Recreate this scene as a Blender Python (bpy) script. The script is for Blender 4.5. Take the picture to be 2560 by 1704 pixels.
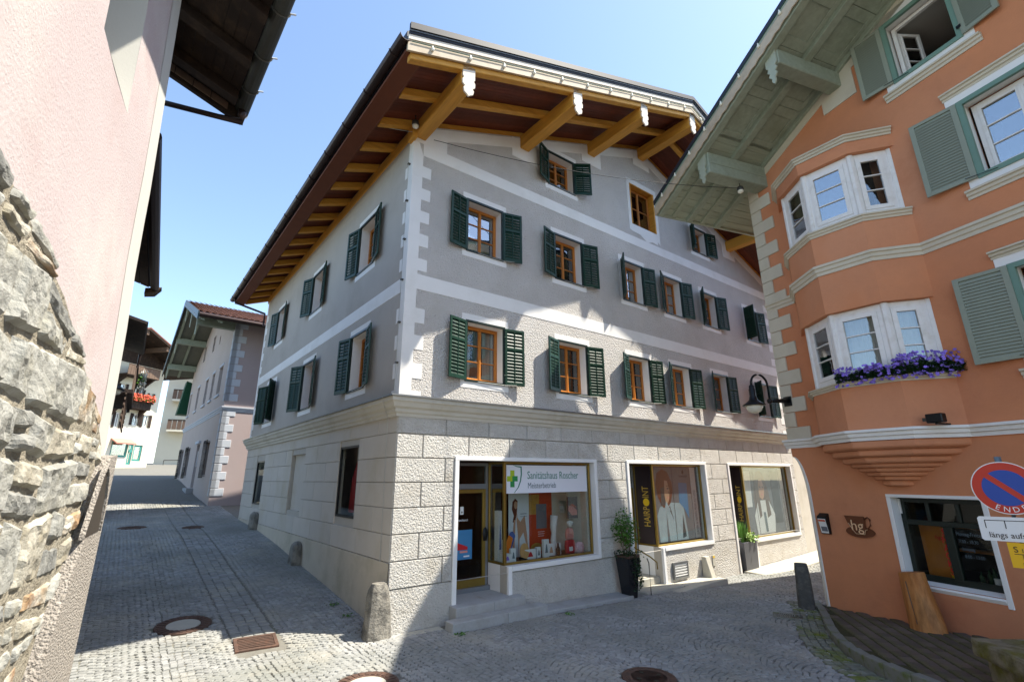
import bpy, bmesh, math, random
from mathutils import Vector, Matrix, noise as mnoise
R = math.radians
random.seed(7)
sc = bpy.context.scene
for o in list(bpy.data.objects): bpy.data.objects.remove(o)
col = sc.collection

# ------------------------------------------------------------------ camera, sky, sun, exposure
EYE = 2.75
PITCH, ROLL = R(16.055), R(-0.3626)
_fw = Vector((0, math.cos(PITCH), math.sin(PITCH))); _r = Vector((1, 0, 0)); _u = _r.cross(_fw)
_r2 = math.cos(ROLL)*_r + math.sin(ROLL)*_u; _u2 = -math.sin(ROLL)*_r + math.cos(ROLL)*_u
cd = bpy.data.cameras.new('camera'); cam = bpy.data.objects.new('camera', cd); col.objects.link(cam)
cd.sensor_fit = 'HORIZONTAL'; cd.sensor_width = 36; cd.lens = 1187.255/2560*36
cd.clip_start = 0.05; cd.clip_end = 3000
mw = Matrix((_r2, _u2, -_fw)).transposed().to_4x4(); mw.translation = (0, 0, EYE)
cam.matrix_world = mw; sc.camera = cam
SUN = Vector((1.881, 0.157, 3.1)).normalized()
SUN_EL = math.asin(SUN.z); SUN_AZ = math.atan2(SUN.x, SUN.y)
w = bpy.data.worlds.new('World'); sc.world = w; w.use_nodes = True
nt = w.node_tree; bg = nt.nodes['Background']
sky = nt.nodes.new('ShaderNodeTexSky'); sky.sky_type = 'NISHITA'; sky.sun_disc = False
sky.sun_elevation = SUN_EL; sky.sun_rotation = SUN_AZ; sky.altitude = 700
sky.air_density = 1.0; sky.dust_density = 0.9; sky.ozone_density = 1.8
nt.links.new(sky.outputs[0], bg.inputs[0]); bg.inputs[1].default_value = 0.15
sl = bpy.data.lights.new('sun', 'SUN'); sl.energy = 3.9; sl.angle = R(0.55); sl.color = (1, .955, .88)
so = bpy.data.objects.new('sun', sl); col.objects.link(so); so.rotation_euler = SUN.to_track_quat('Z', 'Y').to_euler()
so.location = (20, 0, 40)
sc.view_settings.view_transform = 'Standard'; sc.view_settings.look = 'None'
vs_ = sc.view_settings
if hasattr(vs_, 'use_white_balance'): vs_.use_white_balance = True; vs_.white_balance_temperature = 6850; vs_.white_balance_tint = 8
sc.view_settings.exposure = 1.38; sc.view_settings.gamma = 1
sc.render.engine = 'CYCLES'
cy = sc.cycles; cy.max_bounces = 6; cy.diffuse_bounces = 3; cy.glossy_bounces = 3; cy.transmission_bounces = 4
cy.transparent_max_bounces = 12; cy.use_denoising = True; cy.caustics_reflective = False; cy.caustics_refractive = False
cy.sample_clamp_indirect = 6

# ------------------------------------------------------------------ site geometry (metres, z=0 at the corner of the grey house, eye at 2.75)
def dirv(deg): return Vector((math.sin(R(deg)), math.cos(R(deg)), 0))
CX = Vector((-2.3416, 9.7220, 0))
dR, dL, dO = dirv(53.2264), dirv(-38.8543), dirv(-20.3146)
nF = Vector((dR.y, -dR.x, 0)); nS = Vector((dL.y, -dL.x, 0))
def frame(o, x, y):
    m = Matrix((x, y, Vector((0, 0, 1)))).transposed().to_4x4(); m.translation = o; return m
HM = frame(CX, dR, -nF)                       # grey house: x along the front, y inward
_al = R(53.2264+38.8543)
SIDE = frame(Vector((0, 0, 0)), Vector((-math.cos(_al), -math.sin(_al), 0)), Vector((math.sin(_al), -math.cos(_al), 0)))  # inside HM; x = -a
OP = Vector((6.8668, 12.0003, 0))
OM = frame(OP, -dO, Vector((dO.y, -dO.x, 0)))  # orange house: x to the right, y inward
def lerp_tab(t, xs, ys):
    if t <= xs[0]: return ys[0]
    for i in range(1, len(xs)):
        if t <= xs[i]:
            k = (t-xs[i-1])/(xs[i]-xs[i-1]); return ys[i-1]+(ys[i]-ys[i-1])*k
    return ys[-1]
_FA = [-12, 0, 2, 4, 6, 8, 11, 14.3, 18, 24, 32, 40, 60, 70, 90]
_FZ = [-.03, .03, .23, .42, .60, .80, 1.03, 1.16, 1.40, 1.90, 2.72, 3.2, 4.1, 4.62, 5.4]
def gz(x, y):
    p = Vector((x, y, 0))-CX
    a = p.dot(dL); b = p.dot(dR); d = p.dot(nF)
    z = lerp_tab(a, _FA, _FZ)
    # lane beside the grey house only: fade the rise for what lies right of the house front
    wgt = max(.3, min(1, 1-d/5)) if d > 0 else 1
    return z + lerp_tab(b, [0, 4, 10, 18], [0, -.07, -.33, -.28])*wgt
_proj = mw.inverted()
def to_px(p):
    q = _proj @ Vector(p)
    if q.z > -.05: return None
    return (1280+1187.255*q.x/-q.z, 852-1187.255*q.y/-q.z)

# ------------------------------------------------------------------ mesh builder
class MB:
    def __init__(s): s.v = []; s.f = []
    def poly(s, pts):
        n = len(s.v); s.v += [tuple(p) for p in pts]; s.f.append(tuple(range(n, n+len(pts)))); return s
    def box(s, x0, x1, y0, y1, z0, z1, fn=None):
        P = [(x, y, z) for z in (z0, z1) for y in (y0, y1) for x in (x0, x1)]
        if fn: P = [fn(*p) for p in P]
        n = len(s.v); s.v += [tuple(p) for p in P]
        for q in ((0, 2, 3, 1), (4, 5, 7, 6), (0, 1, 5, 4), (2, 6, 7, 3), (0, 4, 6, 2), (1, 3, 7, 5)):
            s.f.append(tuple(n+i for i in q))
        return s
    def extr(s, pts, y0, y1, fn=None):           # polygon in (x,z) extruded along y
        A = [(x, y0, z) for x, z in pts]; B = [(x, y1, z) for x, z in pts]
        return s.loft([A, B], fn=fn)
    def extx(s, pts, x0, x1, fn=None):           # polygon in (y,z) extruded along x
        return s.loft([[(x0, y, z) for y, z in pts], [(x1, y, z) for y, z in pts]], fn=fn)
    def extz(s, pts, z0, z1, fn=None):
        return s.loft([[(x, y, z0) for x, y in pts], [(x, y, z1) for x, y in pts]], fn=fn)
    def loft(s, rings, cap=True, closed=True, fn=None):
        n0 = len(s.v); k = len(rings[0])
        for r in rings: s.v += [tuple(fn(*p)) if fn else tuple(p) for p in r]
        for i in range(len(rings)-1):
            for j in range(k if closed else k-1):
                a = n0+i*k+j; b = n0+i*k+(j+1) % k
                s.f.append((a, b, b+k, a+k))
        if cap and closed:
            s.f.append(tuple(range(n0, n0+k))); s.f.append(tuple(range(n0+(len(rings)-1)*k, n0+len(rings)*k)))
        return s
    def tube(s, path, r, n=8, cap=True):
        path = [Vector(p) for p in path]; rings = []; up = Vector((0, 0, 1))
        for i, p in enumerate(path):
            t = (path[min(i+1, len(path)-1)]-path[max(i-1, 0)]).normalized()
            x = t.cross(up)
            if x.length < 1e-3: x = t.cross(Vector((0, 1, 0)))
            x.normalize(); y = t.cross(x).normalized(); up = up if abs(t.dot(up)) < .99 else y
            rr = r[i] if isinstance(r, (list, tuple)) else r
            rings.append([p+x*rr*math.cos(2*math.pi*k/n)+y*rr*math.sin(2*math.pi*k/n) for k in range(n)])
        return s.loft(rings, cap)
    def lathe(s, prof, c=(0, 0, 0), n=20, cap=True, fn=None):
        return s.loft([[(c[0]+r*math.cos(2*math.pi*k/n), c[1]+r*math.sin(2*math.pi*k/n), c[2]+z) for k in range(n)] for r, z in prof], cap, fn=fn)
    def sweep(s, path, prof):                     # path: plan (x,y), left-to-right seen from outside; prof: closed (out,z)
        n = len(path); rings = []
        for i in range(n):
            def nrm(a, b):
                d = Vector((b[0]-a[0], b[1]-a[1])); d.normalize(); return Vector((d.y, -d.x))
            n1 = nrm(path[i-1], path[i]) if i > 0 else None
            n2 = nrm(path[i], path[i+1]) if i < n-1 else None
            m = n1 or n2
            if n1 and n2:
                m = (n1+n2); m.normalize(); m = m/max(.35, m.dot(n1))
            rings.append([(path[i][0]+m.x*o, path[i][1]+m.y*o, z) for o, z in prof])
        return s.loft(rings)
    def mesh(s, name, mat=None, smooth=False, recalc=True):
        me = bpy.data.meshes.new(name); me.from_pydata(s.v, [], s.f)
        if recalc:
            bm = bmesh.new(); bm.from_mesh(me); bmesh.ops.recalc_face_normals(bm, faces=bm.faces); bm.to_mesh(me); bm.free()
        if smooth: me.polygons.foreach_set('use_smooth', [True]*len(me.polygons))
        if mat is not None: me.materials.append(MAT[mat])
        me.update(); return me

def put(name, me, parent=None, mx=None, bevel=0, seg=1, kind=None, label=None):
    o = bpy.data.objects.new(name, me); col.objects.link(o)
    if parent: o.parent = parent
    if mx is not None: o.matrix_basis = mx
    if bevel:
        b = o.modifiers.new('b', 'BEVEL'); b.width = bevel; b.segments = seg; b.limit_method = 'ANGLE'; b.angle_limit = R(40)
    if kind: o['kind'] = kind
    if label: o['label'] = label
    return o
def part(name, mb, mat, parent, mx=None, bevel=0, smooth=False, kind=None, label=None, seg=1):
    return put(name, mb.mesh(name, mat, smooth), parent, mx, bevel, seg, kind, label)
def tag(o, label, cat, group=None):
    o['label'] = label; o['category'] = cat
    if group: o['group'] = group
    return o
def thing(name, label, cat, mx=None, group=None):
    o = bpy.data.objects.new(name, None); col.objects.link(o); o.empty_display_size = .2
    if mx is not None: o.matrix_basis = mx
    return tag(o, label, cat, group)
def single(name, mb, mat, label, cat, mx=None, group=None, bevel=0, smooth=False):
    return tag(part(name, mb, mat, None, mx, bevel, smooth), label, cat, group)
def T(x, y, z): return Matrix.Translation((x, y, z))
def RZ(d): return Matrix.Rotation(R(d), 4, 'Z')
def RX(d): return Matrix.Rotation(R(d), 4, 'X')
def RY(d): return Matrix.Rotation(R(d), 4, 'Y')
def text_mesh(txt, size, mat, depth=.003, align='CENTER', sx=1, spacing=1):
    c = bpy.data.curves.new('t', 'FONT'); c.body = txt; c.size = size; c.extrude = depth; c.align_x = align; c.align_y = 'CENTER'
    c.space_character = spacing; c.resolution_u = 3
    o = bpy.data.objects.new('t', c); col.objects.link(o); bpy.context.view_layer.update()
    me = bpy.data.meshes.new_from_object(o.evaluated_get(bpy.context.evaluated_depsgraph_get()))
    bpy.data.objects.remove(o); bpy.data.curves.remove(c)
    # text lies in xy facing +z -> put it in xz facing -y
    me.transform(Matrix(((sx, 0, 0, 0), (0, 0, -1, 0), (0, 1, 0, 0), (0, 0, 0, 1))))
    me.materials.clear(); me.materials.append(MAT[mat]); return me

# ------------------------------------------------------------------ materials
MAT = {}
def srgb(h):
    if isinstance(h, str):
        h = h.lstrip('#'); c = [int(h[i:i+2], 16)/255 for i in (0, 2, 4)]
    else: c = h
    return tuple(x/12.92 if x <= .04045 else ((x+.055)/1.055)**2.4 for x in c)
def mat(name, colr, rough=.8, var=.06, vs=3., bump=0, bs=30., bd=.01, metal=0, spec=.35, stain=None, st_s=.6, st_lo=.5, st_hi=.7,
        rand=0, island=0, stretch=None, lumps=0, ls=40., voro=0, alpha=None, trans=0, emit=None, second=None, sec_s=2., sec_lo=.45, sec_hi=.6, coat=0, roff=0):
    m = bpy.data.materials.new(name); m.use_nodes = True; MAT[name] = m
    nt = m.node_tree; N = nt.nodes; L = nt.links; b = N['Principled BSDF']
    c = srgb(colr) if isinstance(colr, str) else colr
    b.inputs['Roughness'].default_value = rough; b.inputs['Metallic'].default_value = metal
    b.inputs['Specular IOR Level'].default_value = spec
    if coat: b.inputs['Coat Weight'].default_value = coat
    tc = N.new('ShaderNodeTexCoord'); src = tc.outputs['Object']
    if stretch:
        mp = N.new('ShaderNodeMapping'); mp.inputs['Scale'].default_value = stretch; L.new(src, mp.inputs[0]); src = mp.outputs[0]
    if roff:
        oi = N.new('ShaderNodeObjectInfo'); sc3 = N.new('ShaderNodeMath'); sc3.operation = 'MULTIPLY'; sc3.inputs[1].default_value = roff; L.new(oi.outputs['Random'], sc3.inputs[0])
        va = N.new('ShaderNodeVectorMath'); va.operation = 'ADD'; L.new(src, va.inputs[0]); L.new(sc3.outputs[0], va.inputs[1]); src = va.outputs[0]
    def nz(scale, detail=4, ro=.6):
        n = N.new('ShaderNodeTexNoise'); n.inputs['Scale'].default_value = scale; n.inputs['Detail'].default_value = detail
        n.inputs['Roughness'].default_value = ro; L.new(src, n.inputs['Vector']); return n
    cur = None
    n1 = nz(vs)
    mr = N.new('ShaderNodeMapRange'); mr.inputs[1].default_value = .25; mr.inputs[2].default_value = .75
    mr.inputs[3].default_value = 1-var; mr.inputs[4].default_value = 1+var; L.new(n1.outputs[0], mr.inputs[0])
    val = mr.outputs[0]
    if rand or island:
        if island:
            g = N.new('ShaderNodeNewGeometry'); ro = g.outputs['Random Per Island']; amt = island
        else:
            g = N.new('ShaderNodeObjectInfo'); ro = g.outputs['Random']; amt = rand
        m2 = N.new('ShaderNodeMapRange'); m2.inputs[3].default_value = 1-amt; m2.inputs[4].default_value = 1+amt; L.new(ro, m2.inputs[0])
        mm = N.new('ShaderNodeMath'); mm.operation = 'MULTIPLY'; L.new(val, mm.inputs[0]); L.new(m2.outputs[0], mm.inputs[1]); val = mm.outputs[0]
    mx = N.new('ShaderNodeVectorMath'); mx.operation = 'SCALE'; mx.inputs[0].default_value = c; L.new(val, mx.inputs[3]); cur = mx.outputs[0]
    if second is not None:
        n2 = nz(sec_s, 5)
        r2 = N.new('ShaderNodeMapRange'); r2.inputs[1].default_value = sec_lo; r2.inputs[2].default_value = sec_hi; L.new(n2.outputs[0], r2.inputs[0])
        s2 = N.new('ShaderNodeMix'); s2.data_type = 'RGBA'; L.new(r2.outputs[0], s2.inputs[0]); L.new(cur, s2.inputs[6])
        s2.inputs[7].default_value = (*(srgb(second) if isinstance(second, str) else second), 1); cur = s2.outputs[2]
    if stain is not None:
        n3 = nz(st_s, 6, .65)
        r3 = N.new('ShaderNodeMapRange'); r3.inputs[1].default_value = st_lo; r3.inputs[2].default_value = st_hi; r3.inputs[4].default_value = .75; L.new(n3.outputs[0], r3.inputs[0])
        s3 = N.new('ShaderNodeMix'); s3.data_type = 'RGBA'; L.new(r3.outputs[0], s3.inputs[0]); L.new(cur, s3.inputs[6])
        s3.inputs[7].default_value = (*(srgb(stain) if isinstance(stain, str) else stain), 1); cur = s3.outputs[2]
    L.new(cur, b.inputs['Base Color'])
    if emit: b.inputs['Emission Color'].default_value = (*srgb(emit[0]), 1); b.inputs['Emission Strength'].default_value = emit[1]
    if trans: b.inputs['Transmission Weight'].default_value = trans
    if bump or lumps:
        h = None
        if bump:
            nb = nz(bs, 5, .62); h = nb.outputs[0]
        if lumps:
            vo = N.new('ShaderNodeTexVoronoi'); vo.feature = 'SMOOTH_F1'; vo.inputs['Scale'].default_value = ls; L.new(src, vo.inputs['Vector'])
            if h is None: h = vo.outputs[0]
            else:
                ad = N.new('ShaderNodeMath'); ad.operation = 'MULTIPLY_ADD'; L.new(vo.outputs[0], ad.inputs[0]); ad.inputs[1].default_value = -lumps; L.new(h, ad.inputs[2]); h = ad.outputs[0]
        bp = N.new('ShaderNodeBump'); bp.inputs['Strength'].default_value = min(1, bump or lumps); bp.inputs['Distance'].default_value = bd
        L.new(h, bp.inputs['Height']); L.new(bp.outputs[0], b.inputs['Normal'])
    return m
def glass(name, tint=(.9, .93, .92), base=.06, boost=1.6, rough=.01, wav=.0):
    m = bpy.data.materials.new(name); m.use_nodes = True; MAT[name] = m
    nt = m.node_tree; N = nt.nodes; L = nt.links; N.remove(N['Principled BSDF'])
    t = N.new('ShaderNodeBsdfTransparent'); t.inputs[0].default_value = (*tint, 1)
    g = N.new('ShaderNodeBsdfGlossy'); g.inputs[0].default_value = (1, 1, 1, 1); g.inputs['Roughness'].default_value = rough
    fr = N.new('ShaderNodeFresnel'); fr.inputs[0].default_value = 1.5
    ma = N.new('ShaderNodeMath'); ma.operation = 'MULTIPLY_ADD'; ma.use_clamp = True; ma.inputs[1].default_value = boost; ma.inputs[2].default_value = base; L.new(fr.outputs[0], ma.inputs[0])
    mx = N.new('ShaderNodeMixShader'); L.new(ma.outputs[0], mx.inputs[0]); L.new(t.outputs[0], mx.inputs[1]); L.new(g.outputs[0], mx.inputs[2])
    if wav:
        tc = N.new('ShaderNodeTexCoord'); n = N.new('ShaderNodeTexNoise'); n.inputs['Scale'].default_value = 3; L.new(tc.outputs['Object'], n.inputs['Vector'])
        bp = N.new('ShaderNodeBump'); bp.inputs['Strength'].default_value = wav; bp.inputs['Distance'].default_value = .02; L.new(n.outputs[0], bp.inputs['Height']); L.new(bp.outputs[0], g.inputs['Normal'])
    L.new(mx.outputs[0], N['Material Output'].inputs[0])
# plasters
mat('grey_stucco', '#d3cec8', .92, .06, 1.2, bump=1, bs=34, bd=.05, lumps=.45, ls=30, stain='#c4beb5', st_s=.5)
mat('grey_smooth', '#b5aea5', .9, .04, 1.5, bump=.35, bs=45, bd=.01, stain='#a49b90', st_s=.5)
mat('block_rough', '#d2cec6', .92, .08, 5, bump=1, bs=30, bd=.05, lumps=.35, ls=24, rand=.07, stain='#bcb4a6', st_s=1.6, roff=37)
mat('block_smooth', '#cac2b6', .9, .035, 2, bump=.3, bs=40, bd=.008, rand=.03, stain='#bdb29c', st_s=.7)
mat('plinth_side', '#cabfac', .92, .05, 2, bump=.5, bs=30, bd=.015, stain='#a9a088', st_s=1.1, st_lo=.48, st_hi=.72)
mat('joint', '#b9b2a6', .95, .05, 4)
mat('white_plaster', '#eceae6', .88, .03, 1.5, bump=.2, bs=50, bd=.005, stain='#dcd9d2', st_s=.7)
mat('white_paint', '#f0efec', .6, .02, 2)
mat('cornice_plaster', '#cfc9bb', .85, .03, 2, bump=.1, bs=40, bd=.004, stain='#b8b09c', st_s=1.2)
mat('orange_plaster', '#cf8860', .9, .08, 1.1, bump=.5, bs=22, bd=.01, stain='#bb7450', st_s=.6, st_lo=.47, second='#d49470', sec_s=.3)
mat('beige_quoin', '#cfc6b2', .85, .03, 1.5, bump=.12, bs=40, bd=.004, rand=.03, stain='#bdb39c')
mat('bay_white', '#ece8e3', .55, .03, 6, bump=.1, bs=14, bd=.004, stain='#d8d2c8', st_s=4)
mat('pink_plaster', '#b9abaa', .95, .05, 40, bump=.6, bs=45, bd=.01, second='#bfb6b2', sec_s=.5, stain='#b29e9c', st_s=1.1)
mat('cream_plaster', '#bfbdb6', .9, .02, 1, bump=.2, bs=40, bd=.006)
mat('pebble_dash', '#a39b92', .95, .3, 60, bump=1, bs=70, bd=.02, lumps=1, ls=60)
mat('h2_plaster', '#ab9b98', .92, .04, 1, bump=.2, bs=30, bd=.006, stain='#a89591', st_s=.5)
mat('h2_facade', '#b8aaa2', .92, .05, 1, bump=.2, bs=30, bd=.006, stain='#b7a89c', st_s=.4)
mat('h2_quoin', '#bfc3c9', .85, .03, 2, rand=.03)
mat('cream_wall', '#d2cbb8', .9, .03, 1)
# wood
mat('beam_wood', '#d3983f', .55, .2, 2.2, bump=.35, bs=3, bd=.008, stretch=(9, .7, 9), stain='#a87330', st_s=1.1)
mat('beam_wood_x', '#d3983f', .55, .2, 2.2, bump=.35, bs=3, bd=.008, stretch=(.7, 9, 9), stain='#a87330', st_s=1.1)
mat('soffit_brown', '#64301f', .6, .15, 5, bump=.2, bs=20, bd=.004, island=.25)
mat('eave_board', '#6b3a22', .6, .1, 4)
mat('fascia_wood', '#bfae96', .7, .12, 4, bump=.2, bs=30, bd=.004, stain='#a8957a', st_s=3)
mat('carved_wood', '#d9cdbd', .75, .06, 8)
mat('window_wood', '#b9722e', .45, .08, 6)
mat('reveal_wood', '#8a5526', .6, .1, 6)
mat('dark_wood', '#2b1e17', .75, .2, 6, bump=.3, bs=20, bd=.006, stain='#4b3a2c', st_s=3, rand=.15)
mat('brown_wood', '#6a5648', .8, .15, 5, bump=.2, bs=20, bd=.005, rand=.1)
mat('pale_board', '#7c6455', .8, .12, 5, rand=.1)
mat('log_wood', '#ad6d36', .6, .4, 7, bump=.5, bs=9, bd=.012, stretch=(1, 1, .18), stain='#643c1c', st_s=4, second='#c58a52', sec_s=3)
mat('sage_paint', '#97a08f', .65, .12, 4, bump=.25, bs=5, bd=.006, stretch=(2, 2, 2), stain='#828a76', st_s=.8)
mat('sage_board', '#a0a895', .7, .14, 2, bump=.3, bs=3, bd=.006, stretch=(9, .6, 9), rand=.08)
mat('sage_light', '#aab09d', .65, .05, 4)
mat('sage_shutter', '#8f9585', .55, .05, 4)
mat('sage_frame', '#708f80', .5, .05, 4)
mat('green_shutter', '#103527', .42, .15, 6, spec=.35, rand=.12)
mat('green_frame', '#152a27', .4, .06, 6, spec=.5)
mat('shop_green', '#0f1d17', .4, .05, 6, spec=.5)
# metals
mat('roof_metal', '#2b2d37', .5, .06, 3, metal=.2, spec=.4)
mat('gutter_metal', '#3b2e2b', .4, .1, 3, metal=.5)
mat('zinc', '#8a8c8c', .42, .08, 4, metal=.7)
mat('zinc_dark', '#55544e', .45, .1, 4, metal=.6)
mat('black_iron', '#121315', .4, .1, 6, metal=.3, spec=.5)
mat('brass', '#9c8446', .35, .08, 5, metal=.85)
mat('alu', '#8b8f95', .4, .05, 4, metal=.6)
mat('rust_iron', '#5c483e', .75, .2, 14, metal=.25, bump=.5, bs=60, bd=.006, stain='#7a5848', st_s=9)
mat('steel_post', '#9aa5a3', .4, .05, 4, metal=.6)
# stone
mat('cobble', '#989896', .78, .1, 14, bump=.55, bs=45, bd=.012, island=.2, stain='#a8a396', st_s=.7, second='#84857f', sec_s=.45, sec_lo=.4, sec_hi=.65)
mat('cobble_single', '#989896', .78, .1, 14, bump=.55, bs=45, bd=.012, rand=.2, stain='#9a968b', st_s=.8)
mat('street_bed', '#77746c', .95, .16, 9, bump=.6, bs=30, bd=.015, lumps=1, ls=9, stain='#73765f', st_s=1.5, st_lo=.55, st_hi=.75)
mat('granite', '#a9aaaa', .8, .07, 30, bump=.2, bs=80, bd=.004, stain='#97948c', st_s=2)
mat('old_stone', '#8f8a80', .92, .25, 9, bump=.9, bs=18, bd=.035, stain='#4c4a46', st_s=4.5, st_lo=.45, st_hi=.6)
mat('dark_stone', '#54534f', .9, .2, 8, bump=.8, bs=22, bd=.025, stain='#77746a', st_s=4)
mat('rubble', '#94938c', .93, .14, 7, bump=.75, bs=14, bd=.03, rand=.13, stain='#9c9888', st_s=4, second='#aaa9a2', sec_s=9)
mat('rubble_rust', '#9c8468', .93, .16, 7, bump=.75, bs=14, bd=.03, rand=.12, stain='#8f6744', st_s=5, second='#bcb7aa', sec_s=3)
mat('rubble_tan', '#9a9486', .93, .16, 7, bump=.75, bs=14, bd=.03, rand=.12, stain='#877d66', st_s=5, second='#b5b0a2', sec_s=4)
mat('rubble_dark', '#7d7d79', .93, .16, 7, bump=.75, bs=14, bd=.03, rand=.12, stain='#5f5d55', st_s=5, second='#96958f', sec_s=6)
mat('mortar', '#9c9484', .97, .15, 8, bump=1, bs=25, bd=.04, stain='#6d6450', st_s=3)
mat('mossy_stone', '#8a806a', .95, .2, 9, bump=1, bs=20, bd=.035, second='#6f6a2a', sec_s=3.2, sec_lo=.42, sec_hi=.62, stain='#5b5340', st_s=6)
mat('kerb', '#7d7d76', .9, .12, 8, bump=.5, bs=30, bd=.012, second='#5f6a30', sec_s=4, sec_lo=.5, sec_hi=.68)
mat('paver', '#625750', .9, .12, 9, bump=.5, bs=40, bd=.01, rand=.26, second='#55592a', sec_s=1.3, sec_lo=.46, sec_hi=.68)
mat('paver_bed', '#3e3d24', .95, .2, 9, bump=.5, bs=40, bd=.01)
mat('concrete', '#b7b3a6', .9, .07, 6, bump=.3, bs=40, bd=.008)
mat('terracotta', '#80594b', .85, .15, 3, island=.3)
# things
glass('glass', base=.07, boost=1.7, wav=.05)
glass('glass_sky', base=.3, boost=1.2, wav=.04)
glass('shop_glass', base=.0, boost=.22, wav=.02)
mat('interior', '#3a332c', .9, .1, 2)
mat('interior_warm', '#6b3a1e', .9, .1, 2)
mat('curtain', '#c9c6bf', .9, .06, 6)
mat('blind_blue', '#4a7ac0', .9, .05, 2)
mat('leaf', '#4f7a2a', .6, .2, 8, island=.35)
mat('leaf_dark', '#24401f', .55, .2, 8, island=.35)
mat('leaf_pale', '#8fae5f', .6, .2, 8, island=.3)
mat('grass_blade', '#5f8f3a', .6, .2, 8, island=.3)
mat('petal_purple', '#8a70cc', .7, .1, 8, island=.35)
mat('petal_white', '#e8e8e0', .7, .05, 8, island=.15)
mat('petal_red', '#c85a40', .7, .1, 8, island=.35)
mat('planter_black', '#17181d', .22, .1, 4, spec=.6)
mat('planter_grey', '#55565a', .5, .05, 4)
mat('soil', '#3a2c20', .95, .2, 20)
mat('dark_panel', '#2e2528', .35, .04, 3, spec=.5)
mat('gold_letter', '#c9a948', .4, .05, 4)
mat('yellow_dot', '#e0bc2c', .5, .03, 4)
mat('banner_white', '#e9eaf0', .6, .01, 2)
mat('text_grey', '#66757c', .7, .01, 2); mat('text_dark', '#2b2b2d', .7, .01, 2); mat('text_green', '#3f7f6d', .7, .01, 2)
mat('logo_green', '#2f8f4e', .6, .02, 2); mat('logo_lime', '#a9bf2e', .6, .02, 2)
mat('poster_grey', '#6f7178', .6, .06, 1.5); mat('poster_white', '#e4e4e6', .6, .02, 2); mat('poster_orange', '#c4431c', .6, .05, 2)
mat('poster_dark', '#4a4548', .6, .05, 2); mat('poster_blue', '#3f7fae', .6, .06, 3); mat('poster_amber', '#b98a3c', .6, .25, 9)
mat('skin_print', '#c99a7c', .6, .06, 6); mat('hair_print', '#6a3520', .6, .18, 9); mat('coat_print', '#a3b3bd', .6, .12, 5); mat('shade_print', '#3c4348', .6, .1, 5); mat('hair2_print', '#6d5a50', .6, .18, 9)
mat('red_rubber', '#c02a30', .45, .05, 6); mat('pink_rubber', '#d98a80', .5, .05, 6); mat('plush', '#dadad6', .95, .05, 20); mat('plush_pink', '#d7a9b6', .95, .15, 30)
mat('card_white', '#e6e6e4', .7, .02, 4); mat('cork', '#c79a63', .8, .1, 12); mat('orange_foam', '#e0761c', .7, .05, 6); mat('blue_foam', '#4a66a8', .7, .05, 6); mat('sign_red', '#c2301c', .45, .02, 3, spec=.5)
mat('sign_blue', '#1246a0', .45, .02, 3, spec=.5); mat('sign_white', '#e8e9e8', .45, .015, 3, spec=.5); mat('sign_yellow', '#e8b412', .45, .02, 3, spec=.5)
mat('neon_red', '#d0202a', .5, .02, 3)
mat('burnt_wood', '#6a3c22', .6, .2, 8, bump=.3, bs=30, bd=.004); mat('engrave', '#ecc49a', .7, .05, 8)
mat('lamp_glass', '#e9e4d2', .25, .03, 4, spec=.5)
mat('cable', '#2c2f30', .6, .05, 4); mat('wire_pale', '#b9b7ae', .5, .05, 4); mat('green_cable', '#2c5a46', .6, .05, 4)
mat('teal_paint', '#3f8a80', .5, .05, 4); mat('awning', '#c98a78', .8, .08, 9); mat('awning_green', '#12482f', .7, .08, 6)
mat('gutter_moss', '#7b7c70', .92, .15, 8, bump=.6, bs=35, bd=.012, island=.2, second='#6a7430', sec_s=2.2, sec_lo=.45, sec_hi=.66)
mat('h2_soffit', '#6a6b60', .7, .1, 4)
mat('verge_dark', '#1d1f28', .6, .06, 3, spec=.3)
# ------------------------------------------------------------------ ground, street, cobbles
def struct(o): o['kind'] = 'structure'; return o
def frange(a, b, s):
    r = []; x = a
    while x < b-1e-6: r.append(x); x += s
    return r
_xs = frange(-400, -60, 34)+frange(-60, -26, 2)+frange(-26, 16, .5)+frange(16, 40, 3)+frange(40, 401, 36)
_ys = frange(-400, -10, 39)+frange(-10, 2, 1.5)+frange(2, 36, .5)+frange(36, 100, 3)+frange(100, 401, 30)
mb = MB(); nx = len(_xs)
mb.v = [(x, y, gz(x, y)-.022) for y in _ys for x in _xs]
mb.f = [(j*nx+i, j*nx+i+1, (j+1)*nx+i+1, (j+1)*nx+i) for j in range(len(_ys)-1) for i in range(nx-1)]
street = struct(put('street', mb.mesh('street', 'street_bed', True, False)))

# pavement in front of the orange house
KERB = [(6.98, 12.35), (6.55, 11.35), (6.11, 10.49), (5.75, 9.76), (5.48, 9.03), (5.36, 8.49), (5.34, 7.9), (5.42, 7.2), (5.62, 6.4), (5.95, 5.4), (6.4, 4.0), (7.0, 2.0)]
def catmull(P, n=6):
    out = []
    for i in range(len(P)-1):
        p0 = P[max(i-1, 0)]; p1 = P[i]; p2 = P[i+1]; p3 = P[min(i+2, len(P)-1)]
        for k in range(n):
            t = k/n
            out.append(tuple(.5*((2*p1[j])+(-p0[j]+p2[j])*t+(2*p0[j]-5*p1[j]+4*p2[j]-p3[j])*t*t+(-p0[j]+3*p1[j]-3*p2[j]+p3[j])*t**3) for j in range(len(p1))))
    out.append(P[-1]); return out
def walk_z(x, y):
    v = (Vector((x, y, 0))-OP).dot(-dO)
    return -.035+.05*max(-1, min(v, 9))
KP = catmull(KERB, 3)
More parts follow.
